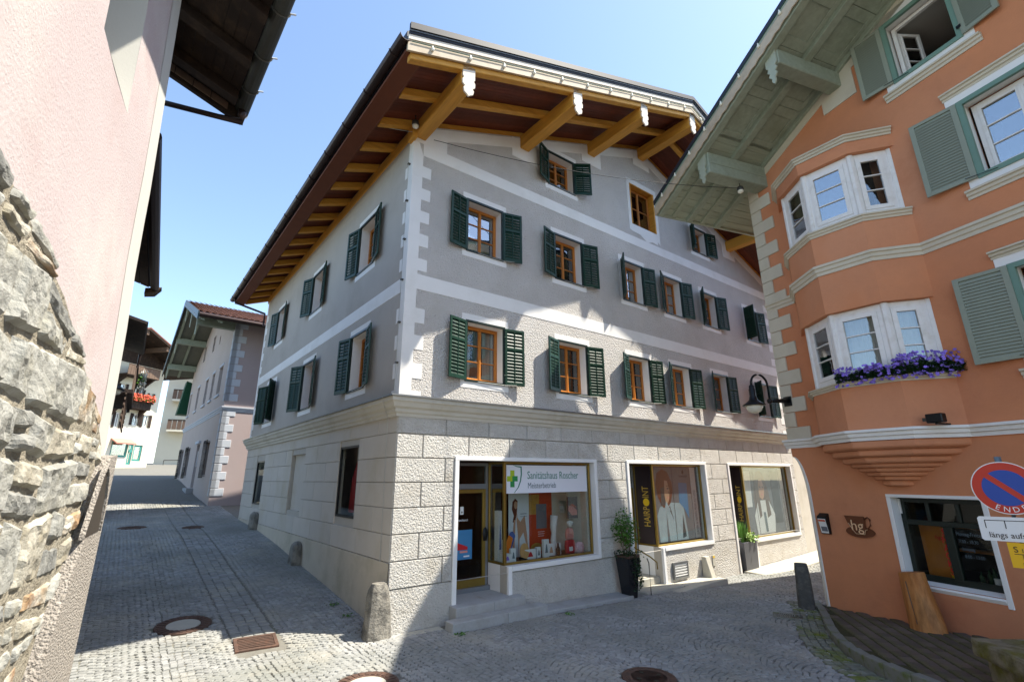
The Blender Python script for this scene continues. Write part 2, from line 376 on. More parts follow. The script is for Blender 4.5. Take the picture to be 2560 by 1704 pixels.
def inside(poly, x, y):
    c = False; j = len(poly)-1
    for i in range(len(poly)):
        if (poly[i][1] > y) != (poly[j][1] > y) and x < (poly[j][0]-poly[i][0])*(y-poly[i][1])/(poly[j][1]-poly[i][1])+poly[i][0]: c = not c
        j = i
    return c
_wallpts = [tuple((OP-dO*v).xy) for v in (12, -.1)]
WALK = [tuple(p) for p in KP]+_wallpts
mb = MB(); mb.poly([(x, y, walk_z(x, y)-.012) for x, y in WALK])
pavement = struct(put('pavement', mb.mesh('pavement', 'paver_bed', False, False)))
# individual pavers
ax = (-dO); ay = Vector((dO.y, -dO.x, 0))       # along the wall / towards the wall
axr = Matrix.Rotation(R(-38), 3, 'Z') @ ax; ayr = Matrix.Rotation(R(-38), 3, 'Z') @ ay
pv = []
for k in range(4):
    m = MB(); j = .004
    m.loft([[(x*.121, y*.096, -.03) for x, y in ((-1, -1), (1, -1), (1, 1), (-1, 1))],
            [(x*.119+random.uniform(-j, j), y*.094+random.uniform(-j, j), .0) for x, y in ((-1, -1), (1, -1), (1, 1), (-1, 1))],
            [(x*.106, y*.083, .009) for x, y in ((-1, -1), (1, -1), (1, 1), (-1, 1))]])
    pv.append(m.mesh('paver', 'paver'))
cnt = 0
rot = math.atan2(axr.y, axr.x)
for j in range(-40, 60):
    for i in range(-30, 40):
        p = OP+axr*((i+.5*(j % 2))*.262)+ayr*(j*.206)
        if not inside(WALK, p.x, p.y): continue
        # keep off kerb and wall
        if min((Vector(q)-p.xy).length for q in KP) < .2: continue
        if abs((p-OP).dot(ay)) < .06: continue
        q = to_px((p.x, p.y, 0))
        if not q or not (-20 < q[0] < 2640 and q[1] < 1790): continue
        o = put('paver', pv[cnt % 4], pavement, T(p.x, p.y, walk_z(p.x, p.y)+random.uniform(-.004, .003)) @ Matrix.Rotation(rot, 4, 'Z') @ RX(random.uniform(-1, 1)) @ RY(random.uniform(-1, 1)))
        cnt += 1
# kerb stones
for i in range(0, len(KP)-3, 2):
    a, b = Vector(KP[i]), Vector(KP[i+2]); d = (b-a); L = d.length; d.normalize(); n = Vector((-d.y, d.x))
    z = walk_z(*((a+b)/2)); m = MB()
    m.box(.006, L-.006, -.02, .13, -.3, .012)
    mx = Matrix(((d.x, n.x, 0, a.x), (d.y, n.y, 0, a.y), (0, 0, 1, z), (0, 0, 0, 1)))
    put('kerb_stone', m.mesh('kerb_stone', 'kerb'), pavement, mx, .015, 2)

# mossy setts laid along the kerb as a gutter
mb = MB(); KG = catmull(KERB, 10)
def gutter_geo():
    for row in range(4):
        acc = 0
        for a_, b_ in zip(KG, KG[1:]):
            a, b = Vector(a_), Vector(b_); d = b-a; L = d.length; d.normalize(); n = Vector((d.y, -d.x))
            acc += L
            if acc < .13: continue
            acc = 0
            c = a+n*(.09+row*.125)
            if c.y < 6.5: continue
            z = gz(c.x, c.y)
            yield c.x+random.uniform(-.008, .008), c.y+random.uniform(-.008, .008), z, math.atan2(d.y, d.x)+random.uniform(-.05, .05)
GUT = list(gutter_geo())
# cobbles laid in segmental arcs
MANH = [(-5.95, 9.62, .44), (-2.04, 7.62, .44), (1.93, 7.86, .385), (-13.58, 18.07, .42), (-11.66, 18.47, .36)]
GRATE = (-4.36, 9.11)
ep, eq = dL, nS
Hinv = HM.inverted()
def on_street(x, y):
    if any((x-g_[0])**2+(y-g_[1])**2 < .0085 for g_ in GUT): return False
    h = Hinv @ Vector((x, y, 0))
    if h.x > -.0363*h.y-.02 and h.y > -.01: return False
    if -.66 < h.y <= 0 and 1.05 < h.x < 6.2: return False
    if inside(WALK, x, y): return False
    o = Vector((x, y, 0))-OP
    if o.dot(ay) > -.02 and o.dot(dO) < .02: return False
    for mx_, my_, mr in MANH:
        if (x-mx_)**2+(y-my_)**2 < (mr+.03)**2: return False
    g = Vector((x, y, 0))-Vector((*GRATE, 0))
    if abs(g.dot(ep)) < .33 and abs(g.dot(eq)) < .36: return False
    return True
stones = []
def add_stone(P, ang, l, wd):
    z = gz(P.x, P.y)
    q = to_px((P.x, P.y, z))
    if not q or not (-60 < q[0] < 2620 and q[1] < 1760): return
    if not on_street(P.x, P.y): return
    stones.append((P.x, P.y, z, ang, l, wd))
Wd = 1.25; base_ang = math.atan2(eq.y, eq.x)
for s in range(-5, 15):
    ph = random.uniform(0, .096); sg = random.uniform(.27, .38)
    for jr in range(-107, 298):
        n = 13
        for k in range(n):
            t = (k+.5)/n
            sag = sg*(1-(2*t-1)**2)+ph+.02*math.sin(jr*.37+s)
            slope = -sg*4*(2*t-1)/Wd
            q = (s+t)*Wd; p = jr*.096+sag
            q += random.uniform(-.013, .013); p += random.uniform(-.013, .013)
            if abs(q+1.93) < .36 and p > .3: continue
            P = CX+ep*p+eq*q
            if P.length > 31: continue
            add_stone(P, base_ang+math.atan(slope)+random.uniform(-.12, .12), Wd/n*math.sqrt(1+slope*slope)*random.uniform(.86, .99), .089*random.uniform(.9, 1.03))
for jr in range(3, 190):
    for k in range(4):
        P = CX+ep*(jr*.16+random.uniform(-.01, .01))+eq*(-1.93+(k-1.5)*.17+random.uniform(-.006, .006))
        if P.length < 31: add_stone(P, base_ang+random.uniform(-.04, .04), .163, .154)
stones.sort(key=lambda s: s[0]**2+s[1]**2)
def stone_geo(m, x, y, z, a, l, wd, h):
    ca, sa = math.cos(a), math.sin(a)
    rings = []
    tilt = (random.uniform(-.06, .06), random.uniform(-.06, .06))
    jit = [(random.uniform(-.07, .07), random.uniform(-.07, .07)) for _ in range(4)]
    for sc_, hh in ((1.0, -.03), (.97, h-.010), (.80, h)):
        r = []
        for (cx, cy), (jx, jy) in zip(((-.5, -.5), (.5, -.5), (.5, .5), (-.5, .5)), jit):
            px = (cx+jx)*l*sc_; py = (cy+jy)*wd*sc_
            r.append((x+px*ca-py*sa, y+px*sa+py*ca, z+hh+px*tilt[0]+py*tilt[1]))
        rings.append(r)
    n0 = len(m.v)
    for r in rings: m.v += r
    for i in range(2):
        for j in range(4):
            a0 = n0+i*4+j; b0 = n0+i*4+(j+1) % 4; m.f.append((a0, b0, b0+4, a0+4))
    m.f.append((n0+8, n0+9, n0+10, n0+11))
SV = []
for k in range(16):
    m = MB(); stone_geo(m, 0, 0, 0, 0, .108, .1, .0); SV.append(m.mesh('cobblestone', 'cobble_single', False, False))
for i, (x, y, z, a, l, wd) in enumerate(stones[:300]):
    put('cobblestone', SV[i % 16], street, T(x, y, z+random.uniform(-.004, .005)) @ Matrix.Rotation(a+(math.pi if i % 3 else 0), 4, 'Z') @ Matrix.Diagonal((l/.108, wd/.1, 1, 1)))
mb = MB()
for (x, y, z, a, l, wd) in stones[300:]: stone_geo(mb, x, y, z, a, l, wd, random.uniform(-.006, .004))
gm = MB()
for (x, y, z, a) in GUT: stone_geo(gm, x, y, z+.004, a, .125, .115, .004)
put('gutter_setts', gm.mesh('gutter_setts', 'gutter_moss', False, False), street, kind='stuff')
put('cobblestone_paving', mb.mesh('cobblestone_paving', 'cobble', False, False), street, kind='stuff')
print('stones', len(stones), 'pavers', cnt)

# ------------------------------------------------------------------ covers, grates
def ground_mx(x, y, yaw=0):
    e = .3; n = Vector((gz(x-e, y)-gz(x+e, y), gz(x, y-e)-gz(x, y+e), 2*e)).normalized()
    q = Vector((0, 0, 1)).rotation_difference(n).to_matrix().to_4x4()
    return T(x, y, gz(x, y)) @ q @ RZ(yaw)
def cover(x, y, r, style, label):
    t = thing('manhole_cover', label, 'manhole cover', ground_mx(x, y), 'manhole covers in the street')
    n = 40
    m = MB(); m.lathe([(r, -.05), (r, .004), (r-.02, .010), (r*.62+.02, .010), (r*.62, .0), (r*.62, -.05)], n=n)
    part('frame_ring', m, 'rust_iron', t, bevel=.003)
    if style == 'concrete':
        m = MB(); m.lathe([(r*.60, -.04), (r*.60, .003), (.0001, .008)], n=n); part('concrete_infill', m, 'concrete', t)
        for k in range(24):
            a = k*math.pi/12; m = MB(); m.box(r*.68, r*.93, -.025, .025, .008, .018)
            part('rib', m, 'rust_iron', t, RZ(math.degrees(a)))
    else:
        m = MB(); m.lathe([(r*.60, -.04), (r*.60, .006), (.0001, .008)], n=n); part('lid', m, 'rust_iron', t)
        m = MB(); m.lathe([(r*.86, .008), (r*.86, .014), (r*.82, .014), (r*.82, .008)], n=n); part('rim', m, 'rust_iron', t)
        for k in range(4):
            m = MB(); m.lathe([(.035, .006), (.035, .014), (.0001, .014)], (r*.45*math.cos(k*1.57+.4), r*.45*math.sin(k*1.57+.4), 0), 10); part('pick_hole', m, 'black_iron', t)
cover(*MANH[0], 'concrete', 'rusty ringed manhole cover with pale concrete centre left of the drain grate')
cover(*MANH[1], 'concrete', 'rusty ringed manhole cover with concrete centre cut by the bottom edge')
cover(*MANH[2], 'iron', 'plain brown iron manhole cover in the shade before the shops')
cover(*MANH[3], 'iron', 'dark manhole cover up the shaded side lane, left one of two')
cover(*MANH[4], 'iron', 'dark manhole cover up the shaded side lane, right one of two')
g = thing('drain_grate', 'rusty rectangular drain grate with curved bars in the sunlit cobbles', 'drain grate', ground_mx(*GRATE, math.degrees(base_ang)-6))
m = MB(); m.box(-.33, .33, -.28, -.22, -.04, .012); m.box(-.33, .33, .22, .28, -.04, .012); m.box(-.33, -.27, -.22, .22, -.04, .012); m.box(.27, .33, -.22, .22, -.04, .012); part('frame', m, 'rust_iron', g, bevel=.006)
for k in range(6):
    y0 = -.195+k*.065; m = MB(); m.loft([[(x, y0+.02*(1-(x/.27)**2)+dy, z) for dy, z in ((0, -.03), (.038, -.03), (.038, .008), (0, .008))] for x in (-.268, -.13, 0, .13, .268)])
    part('bar', m, 'rust_iron', g)
m = MB(); m.box(-.27, .27, -.22, .22, -.05, -.045); part('sump', m, 'black_iron', g)
gx = (5.72, 11.05)
g = thing('gully_grate', 'small slotted gully grate beside the dark bollard', 'drain grate', T(gx[0], gx[1], gz(*gx)+.012) @ RZ(-25))
m = MB(); m.box(-.3, .3, -.21, -.16, -.04, .012); m.box(-.3, .3, .16, .21, -.04, .012); m.box(-.3, -.24, -.16, .16, -.04, .012); m.box(.24, .3, -.16, .16, -.04, .012); part('frame', m, 'kerb', g, bevel=.006)
for k in range(12):
    m = MB(); x = -.235+k*.04; m.box(x, x+.022, -.16, .16, -.03, .008); part('bar', m, 'zinc_dark', g)

# ------------------------------------------------------------------ guard stones
def guard_stone(name, label, pos, wdt, dep, h, yaw, mat_, lean=0, taper=.78, cat='guard stone', group=None, seed=1, top=.5):
    rnd = random.Random(seed); m = MB(); n = 14; rings = []
    for k in range(10):
        t = k/9; sc_ = 1-(1-taper)*t
        if t > .8: sc_ *= math.sqrt(max(.02, 1-((t-.8)/.2)**2*(1-top)))
        r = []
        for j in range(n):
            a = 2*math.pi*j/n; ca, sa = math.cos(a), math.sin(a)
            sq = (abs(ca)**4+abs(sa)**4)**-.25
            nn = mnoise.noise(Vector((ca*1.5+seed*3, sa*1.5, t*3)))*.1
            r.append((ca*sq*wdt/2*sc_*(1+nn), sa*sq*dep/2*sc_*(1+nn)+lean*t, -.15+(h+.15)*t+.02*mnoise.noise(Vector((ca, sa+seed, 9)))*(t > .95)))
        rings.append(r)
    m.loft(rings)
    return single(name, m, mat_, label, cat, T(*pos) @ RZ(yaw), group, smooth=False, bevel=.01)
yawS = math.degrees(math.atan2(dL.y, dL.x))
p = CX-dR*.17-dL*.02; guard_stone('guard_stone', 'large weathered guard stone at the grey house corner, half in sun', (p.x, p.y, gz(p.x, p.y)), .42, .52, .88, yawS, 'old_stone', seed=3, taper=.66, group='guard stones along the side wall')
p = CX+dL*5.55-nS*.1; guard_stone('guard_stone', 'middle guard stone against the shaded side wall', (p.x, p.y, gz(p.x, p.y)), .5, .34, .55, yawS, 'old_stone', seed=5, taper=.8, group='guard stones along the side wall', top=.2)
p = CX+dL*11.1-nS*.1; guard_stone('guard_stone', 'farthest and smallest guard stone at the shaded side wall', (p.x, p.y, gz(p.x, p.y)), .5, .34, .58, yawS, 'old_stone', seed=8, taper=.8, group='guard stones along the side wall', top=.2)
guard_stone('stone_bollard', 'dark slate bollard at the corner of the orange house', (6.52, 11.78, -.12), .34, .24, .97, -22, 'dark_stone', seed=11, taper=.82, cat='bollard', top=.75)
# ------------------------------------------------------------------ shared house helpers
def clip_poly(P, f):
    out = []
    for i in range(len(P)):
        a, b = P[i], P[(i+1) % len(P)]; fa, fb = f(*a), f(*b)
        if fa >= 0: out.append(a)
        if (fa >= 0) != (fb >= 0):
            t = fa/(fa-fb); out.append((a[0]+(b[0]-a[0])*t, a[1]+(b[1]-a[1])*t))
    return out
def wall_mb(x0, x1, z0, z1, ops, depth=.28, clips=(), y=0):
    xs = sorted({x0, x1} | {v for o in ops for v in o[:2] if x0 < v < x1}); zs = sorted({z0, z1} | {v for o in ops for v in o[2:4] if z0 < v < z1})
    def opened(i, j):
        if not (0 <= i < len(xs)-1 and 0 <= j < len(zs)-1): return False
        cx, cz = (xs[i]+xs[i+1])/2, (zs[j]+zs[j+1])/2
        return any(o[0] < cx < o[1] and o[2] < cz < o[3] for o in ops)
    m = MB()
    for i in range(len(xs)-1):
        for j in range(len(zs)-1):
            a, b, c, d = xs[i], xs[i+1], zs[j], zs[j+1]
            if not opened(i, j):
                P = [(a, c), (b, c), (b, d), (a, d)]
                for f in clips: P = clip_poly(P, f) if P else P
                if len(P) > 2: m.poly([(px, y, pz) for px, pz in P])
            else:
                D = y+depth
                if not opened(i-1, j): m.poly([(a, y, c), (a, y, d), (a, D, d), (a, D, c)])
                if not opened(i+1, j): m.poly([(b, y, c), (b, y, d), (b, D, d), (b, D, c)])
                if not opened(i, j-1): m.poly([(a, y, c), (b, y, c), (b, D, c), (a, D, c)])
                if not opened(i, j+1): m.poly([(a, y, d), (b, y, d), (b, D, d), (a, D, d)])
    return m
PANE = {}
def pane_mesh(w_, h_, mat_):
    k = (round(w_, 3), round(h_, 3), mat_)
    if k not in PANE:
        m = MB(); m.box(-w_/2, w_/2, -.003, .003, -h_/2, h_/2); PANE[k] = m.mesh('pane', mat_)
    return PANE[k]
def window(par, mx, x0, x1, z0, z1, rec=.26, wood='window_wood', rows=3, leaves=2, pmat='glass', curtain=1, fw=.05, room=.9, roommat='interior', cut=.0):
    m = MB(); y0, y1 = rec, rec+.07
    m.box(x0+.001, x0+fw, y0, y1, z0+.001, z1-.001); m.box(x1-fw, x1-.001, y0, y1, z0+.001, z1-.001)
    m.box(x0+fw, x1-fw, y0, y1, z1-fw, z1-.001); m.box(x0+fw, x1-fw, y0, y1, z0+.001, z0+fw*1.3)
    lw = (x1-x0-2*fw)/leaves; zz0, zz1 = z0+fw*1.3, z1-fw; st = fw*.8
    panes = []
    for k in range(leaves):
        a = x0+fw+k*lw; b = a+lw; ya, yb = y0-.012, y1-.02
        m.box(a+.002, a+st, ya, yb, zz0+.002, zz1-.002); m.box(b-st, b-.002, ya, yb, zz0+.002, zz1-.002)
        m.box(a+st, b-st, ya, yb, zz1-st, zz1-.002); m.box(a+st, b-st, ya, yb, zz0+.002, zz0+st)
        ph = (zz1-zz0-2*st)/rows
        for r in range(rows):
            if r: m.box(a+st, b-st, ya+.006, yb-.006, zz0+st+r*ph-.012, zz0+st+r*ph+.012)
            panes.append(((a+b)/2, (y0+y1)/2-.012, zz0+st+(r+.5)*ph, lw-2*st, ph))
    if leaves == 2:
        c = (x0+x1)/2; m.box(c-.02, c+.02, y0-.025, y0-.0125, zz0, zz1)
    wn = part('window', m, wood, par, mx, bevel=.004)
    for (px, py, pz, pw, ph) in panes: put('pane', pane_mesh(pw, ph, pmat), wn, T(px, py, pz))
    if room:
        r = MB(); a, b, c, d, e, f = x0+.005, x1-.005, rec+.075, rec+room, z0+.005, z1-.005
        r.poly([(a, d, e), (b, d, e), (b, d, f), (a, d, f)]); r.poly([(a, c, e), (a, d, e), (a, d, f), (a, c, f)]); r.poly([(b, c, e), (b, d, e), (b, d, f), (b, c, f)])
        r.poly([(a, c, e), (b, c, e), (b, d, e), (a, d, e)]); r.poly([(a, c, f), (b, c, f), (b, d, f), (a, d, f)])
        part('interior', r, roommat, wn)
    if curtain:
        cw = (x1-x0)*(.3 if curtain == 1 else .47)
        for sgn in (0, 1):
            cm = MB(); pts = []
            n = 14
            for k in range(n+1):
                t = k/n; xx = (x0+.03+cw*t) if not sgn else (x1-.03-cw*t)
                pts.append((xx, rec+.16+.02*math.sin(t*22)))
            for k in range(n): cm.poly([(pts[k][0], pts[k][1], z0+.03), (pts[k+1][0], pts[k+1][1], z0+.03), (pts[k+1][0], pts[k+1][1], z1-.03), (pts[k][0], pts[k][1], z1-.03)])
            part('curtain', cm, 'curtain', wn)
    return wn
SLAT = {}
def shutter(par, mx, hx, side, zb, h, wd, ang, matf, single_slats, pitch=.082, mid=.36, rod=True, y=-.03, st=.06):
    m = MB(); t0, t1 = -.018, .018
    m.box(0, st, t0, t1, 0, h); m.box(wd-st, wd, t0, t1, 0, h)
    m.box(st, wd-st, t0, t1, 0, .075); m.box(st, wd-st, t0, t1, h-.065, h)
    zm = h*(1-mid)
    if mid: m.box(st, wd-st, t0, t1, zm-.03, zm+.03)
    if rod: m.box(wd/2-.011, wd/2+.011, t0-.003, t0+.008, .075, h-.065); m.box(wd/2-.011, wd/2+.011, t1-.008, t1+.003, .075, h-.065)
    # hinges
    for zz in (.16*h, .84*h): m.box(-.03, .05, -.024, -.018, zz-.015, zz+.015)
    a = 180+ang if side < 0 else -ang
    L = mx @ T(hx, y, zb) @ RZ(a) if mx is not None else T(hx, y, zb) @ RZ(a)
    so_ = part('shutter', m, matf, par, L, bevel=.003)
    zs = []
    segs = [(.075, zm-.03), (zm+.03, h-.065)] if mid else [(.075, h-.065)]
    for za, zb_ in segs:
        n = max(1, round((zb_-za)/pitch)); 
        for k in range(n): zs.append(za+(k+.5)*(zb_-za)/n)
    sgn = -1 if side < 0 else 1
    key = (round(wd, 2), matf, sgn)
    if key not in SLAT:
        q = MB(); g = .040*sgn
        q.loft([[(x, -.017, -g-.004), (x, .017, g-.004), (x, .017, g+.004), (x, -.017, -g+.004)] for x in (st-.004, wd-st+.004)])
        SLAT[key] = q
    if single_slats:
        sm = SLAT[key]
        me = getattr(sm, 'me', None)
        if me is None: me = sm.mesh('slat', matf); sm.me = me
        for z_ in zs: put('slat', me, so_, T(0, 0, z_))
    else:
        q = MB()
        for z_ in zs:
            n = len(q.v); q.v += [(x, y_, zz+z_) for x, y_, zz in SLAT[key].v]; q.f += [tuple(i+n for i in f) for f in SLAT[key].f]
        part('slats', q, matf, so_, kind='stuff')
    return so_
def bars(par, name, mx, x0, x1, z0, z1, wd, y0, y1, mat_, bevel=0):      # a rectangular frame of four bars as one part
    m = MB(); m.box(x0, x0+wd, y0, y1, z0, z1); m.box(x1-wd, x1, y0, y1, z0, z1); m.box(x0+wd, x1-wd, y0, y1, z1-wd, z1); m.box(x0+wd, x1-wd, y0, y1, z0, z0+wd)
    return part(name, m, mat_, par, mx, bevel)

# ------------------------------------------------------------------ grey corner house
house = thing('corner_house', 'large grey gabled corner house with green shutters and wooden eaves', 'house', HM)
LF, LS, XR = 17.15, 14.5, 8.9
SLP = .382
def base(X): return 11.02+SLP*min(X, 2*XR-X)
def shr(X, y, z): return (X-.0363*y, y, z)
W2 = [(1.56, 2.60, 8.18, 9.56), (4.49, 5.54, 8.18, 9.54), (7.38, 8.38, 8.19, 9.53), (9.57, 10.54, 8.19, 9.53), (11.87, 12.83, 8.18, 9.48), (15.0, 15.92, 8.15, 9.48)]
W1 = [(1.60, 2.65, 4.92, 6.31), (4.50, 5.54, 4.92, 6.31), (7.36, 8.34, 4.97, 6.31), (9.53, 10.54, 4.98, 6.31), (11.98, 12.90, 5.0, 6.32), (15.02, 16.0, 5.03, 6.32)]
WA = [(4.34, 5.36, 11.19, 12.29), (8.12, 9.45, 11.13, 12.72), (11.71, 12.68, 11.18, 12.20)]
SHOP = [(1.45, 2.75, .29, 3.12), (2.75, 5.58, .88, 3.12), (6.98, 8.18, -.2, 3.12), (8.18, 10.72, .82, 3.12), (12.22, 13.3, -.4, 3.12), (13.3, 16.72, .66, 3.12)]
gable = [lambda x, z: base(x)+.03-z if x < XR else 9, lambda x, z: 9 if x < XR else base(x)+.03-z]
gclip = [lambda x, z: 11.05+SLP*x-z, lambda x, z: 11.05+SLP*(2*XR-x)-z]
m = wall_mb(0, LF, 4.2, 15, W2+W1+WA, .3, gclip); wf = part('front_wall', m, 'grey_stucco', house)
m = wall_mb(.02, LF, -.9, 4.2, SHOP, .25, y=.02); gf = part('ground_floor_wall', m, 'joint', house)
SW = [(-3.06, -2.0, 8.16, 9.58), (-7.25, -6.2, 8.16, 9.52), (-12.05, -11.0, 8.16, 9.58), (-2.99, -1.98, 4.88, 6.32), (-7.27, -6.2, 4.88, 6.36), (-12.3, -11.05, 4.92, 6.42)]
SG = [(-3.17, -1.93, 1.89, 3.51), (-12.4, -11.1, 1.85, 3.43)]
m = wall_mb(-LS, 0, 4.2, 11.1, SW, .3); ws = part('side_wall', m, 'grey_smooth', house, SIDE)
m = wall_mb(-LS, -.03, -.9, 4.2, SG+[(-7.47, -6.05, 1.85, 3.48)], .12, y=.03); sg = part('side_base_wall', m, 'joint', house, SIDE)
m = MB(); m.poly([(-7.47, .12, 1.85), (-6.05, .12, 1.85), (-6.05, .12, 3.48), (-7.47, .12, 3.48)]); part('blind_niche', m, 'block_smooth', house, SIDE)
m = MB(); m.poly([(LF, 0, -.9), (LF, LS, -.9), (LF, LS, 11), (LF, 0, 11)]); m.poly([(-.0363*LS, LS, -.9), (LF, LS, -.9), (LF, LS, 11), (XR, LS, 14.4), (-.0363*LS, LS, 11)]); part('rear_wall', m, 'grey_smooth', house)

def minus(iv, cuts):
    out = [iv]
    for a, b in cuts:
        nxt = []
        for x, y in out:
            if b <= x or a >= y: nxt.append((x, y)); continue
            if a > x: nxt.append((x, a))
            if b < y: nxt.append((b, y))
        out = nxt
    return out
def blocks(par, mx, x0, x1, rows, pitch, offs, ops, proud, gap, cham, matb, pad, y=.02, left_end=None):
    for i, (z0, z1) in enumerate(rows):
        cuts = [(a-pad, b+pad) for a, b, c, d in ops if c-pad < z1-.1 and d+pad > z0+.1]
        js = [x0]; k = -40
        while k < 60:
            x = offs[i % 2]+pitch*k
            if x0+.15 < x < x1-.15: js.append(x)
            k += 1
        js.append(x1)
        for a, b in zip(js, js[1:]):
            for p, q in minus((a, b), cuts):
                if q-p < .1: continue
                g = gap/2; m = MB()
                pl, ql = p+(g if p != x0 or left_end is None else 0), q-(g if q != x1 or left_end is None else 0)
                A = [(pl, z0+g), (ql, z0+g), (ql, z1-g), (pl, z1-g)]
                B = [(pl+cham, z0+g+cham), (ql-cham, z0+g+cham), (ql-cham, z1-g-cham), (pl+cham, z1-g-cham)]
                m.loft([[(x, y, z) for x, z in A], [(x, y-proud*.6, z) for x, z in A], [(x, y-proud, z) for x, z in B]])
                put('stone_block', m.mesh('stone_block', matb), par, None)
rowsF = [(3.63-.478*k-.478, 3.63-.478*k) for k in range(6)]
rowsF = [(3.63, 3.99)]+rowsF
offsF = (1.12, .585)
blocks(gf, None, 0, LF, rowsF, 1.113, offsF, SHOP, .05, .012, .012, 'block_rough', .1)
# front plinth
m = wall_mb(0, LF, -.9, .755, [(a-.1, b+.1, c-.1 if c > .2 else -2, d) for a, b, c, d in SHOP], .05, y=-.03); part('front_plinth', m, 'block_rough', house)
rowsS = [(3.65, 3.99)]+[(3.65-.485*k-.485, 3.65-.485*k) for k in range(4)]
rowsS = rowsS+[(1.225, 1.71)]
blocks(sg, None, -LS, -.0, rowsS, 1.62, (-.9, -1.7), SG+[(-7.47, -6.05, 1.85, 3.48)], .03, .009, .005, 'block_smooth', .0, y=.03)
m = MB(); m.poly([(-LS, -.012, -.9), (0, -.012, -.9), (0, -.012, 1.215), (-LS, -.012, 1.215)]); m.poly([(-LS, -.012, 1.215), (0, -.012, 1.215), (0, .04, 1.225), (-LS, .04, 1.225)]); part('side_plinth', m, 'plinth_side', house, SIDE)
# cornice between the floors, wrapped round the corner
_e = Vector((-.0363, .9993)); pathC = [(_e.x*(LS+.05), _e.y*(LS+.05)), (0, 0), (LF, 0)]
prof = [(0, 3.97), (.05, 3.97), (.06, 4.03), (.10, 4.06), (.10, 4.12), (.16, 4.16), (.19, 4.24), (.23, 4.27), (.23, 4.35), (.20, 4.37), (0, 4.39)]
m = MB(); m.sweep(pathC, prof); part('cornice', m, 'cornice_plaster', house)
m = MB(); m.sweep(pathC, [(0, 4.392), (.25, 4.372), (.25, 4.352), (.265, 4.352), (.265, 4.384), (0, 4.41)]); part('cornice_flashing', m, 'zinc', house)
# white quoins, bands, surrounds (thin smooth plaster, 8 mm proud)
Y = -.008
def plate(name, P, par=house, mx=None, y=Y, mat_='white_plaster', back=.01):
    m = MB(); m.extr(P, y, back); return part(name, m, mat_, par, mx)
# front corner strip with teeth
tz = [(4.41, 4.53), (4.79, 5.12), (5.43, 5.75), (6.03, 6.37), (7.27, 7.57), (7.88, 8.19), (8.49, 8.79), (9.09, 9.39), (9.70, 10.0)]
plate('corner_strip', [(-.006, 4.41), (.262, 4.41), (.262, 10.30), (-.006, 10.98)])
for a, b in tz: plate('quoin', [(.262, a), (.49, a), (.49, b), (.262, b)])
plate('corner_strip', [(-.2, 4.41), (.007, 4.41), (.007, 10.75), (-.2, 10.75)], house, SIDE)
for a, b in tz: plate('quoin', [(-.36, a), (-.2, a), (-.2, b), (-.36, b)], house, SIDE)
plate('corner_strip', [(-LS, 4.41), (-LS+.2, 4.41), (-LS+.2, 10.75), (-LS, 10.75)], house, SIDE)
for a, b in tz: plate('quoin', [(-LS+.2, a), (-LS+.42, a), (-LS+.42, b), (-LS+.2, b)], house, SIDE)
plate('string_band', [(.262, 6.82), (LF, 6.82), (LF, 7.18), (.262, 7.18)]); plate('string_band', [(-LS+.2, 6.74), (-.2, 6.74), (-.2, 7.08), (-LS+.2, 7.08)], house, SIDE)
plate('string_band', [(.262, 10.30), (LF, 10.30), (LF, 10.63), (.262, 10.63)])
for a, b in tz: plate('quoin', [(LF-.42, a), (LF, a), (LF, b), (LF-.42, b)])
# white border under the rake, stepping round the purlins
def rake(x): return base(x)-.02
for s in (0, 1):
    f = (lambda x: x) if not s else (lambda x: 2*XR-x)
    xe = .3 if not s else .7
    P = [(xe, rake(xe)-.34), (XR, rake(XR)-.34), (XR, rake(XR)), (xe, rake(xe))]
    plate('rake_border', [(f(x), z) for x, z in P], y=-.009-.001*s)
PX = [.14, 3.42, 6.24, 8.9, 11.56, 14.38, 17.6]
for i, x in enumerate(PX[1:6]): plate('purlin_patch', [(x-.45, base(x)-.78), (x+.45, base(x)-.78), (x+.45, base(x)-.15), (x-.45, base(x)-.15)], y=-.012)
plate('corner_patch', [(-.006, 10.63), (.9, 10.63), (.9, 11.2), (-.006, 10.95)], y=-.0115)

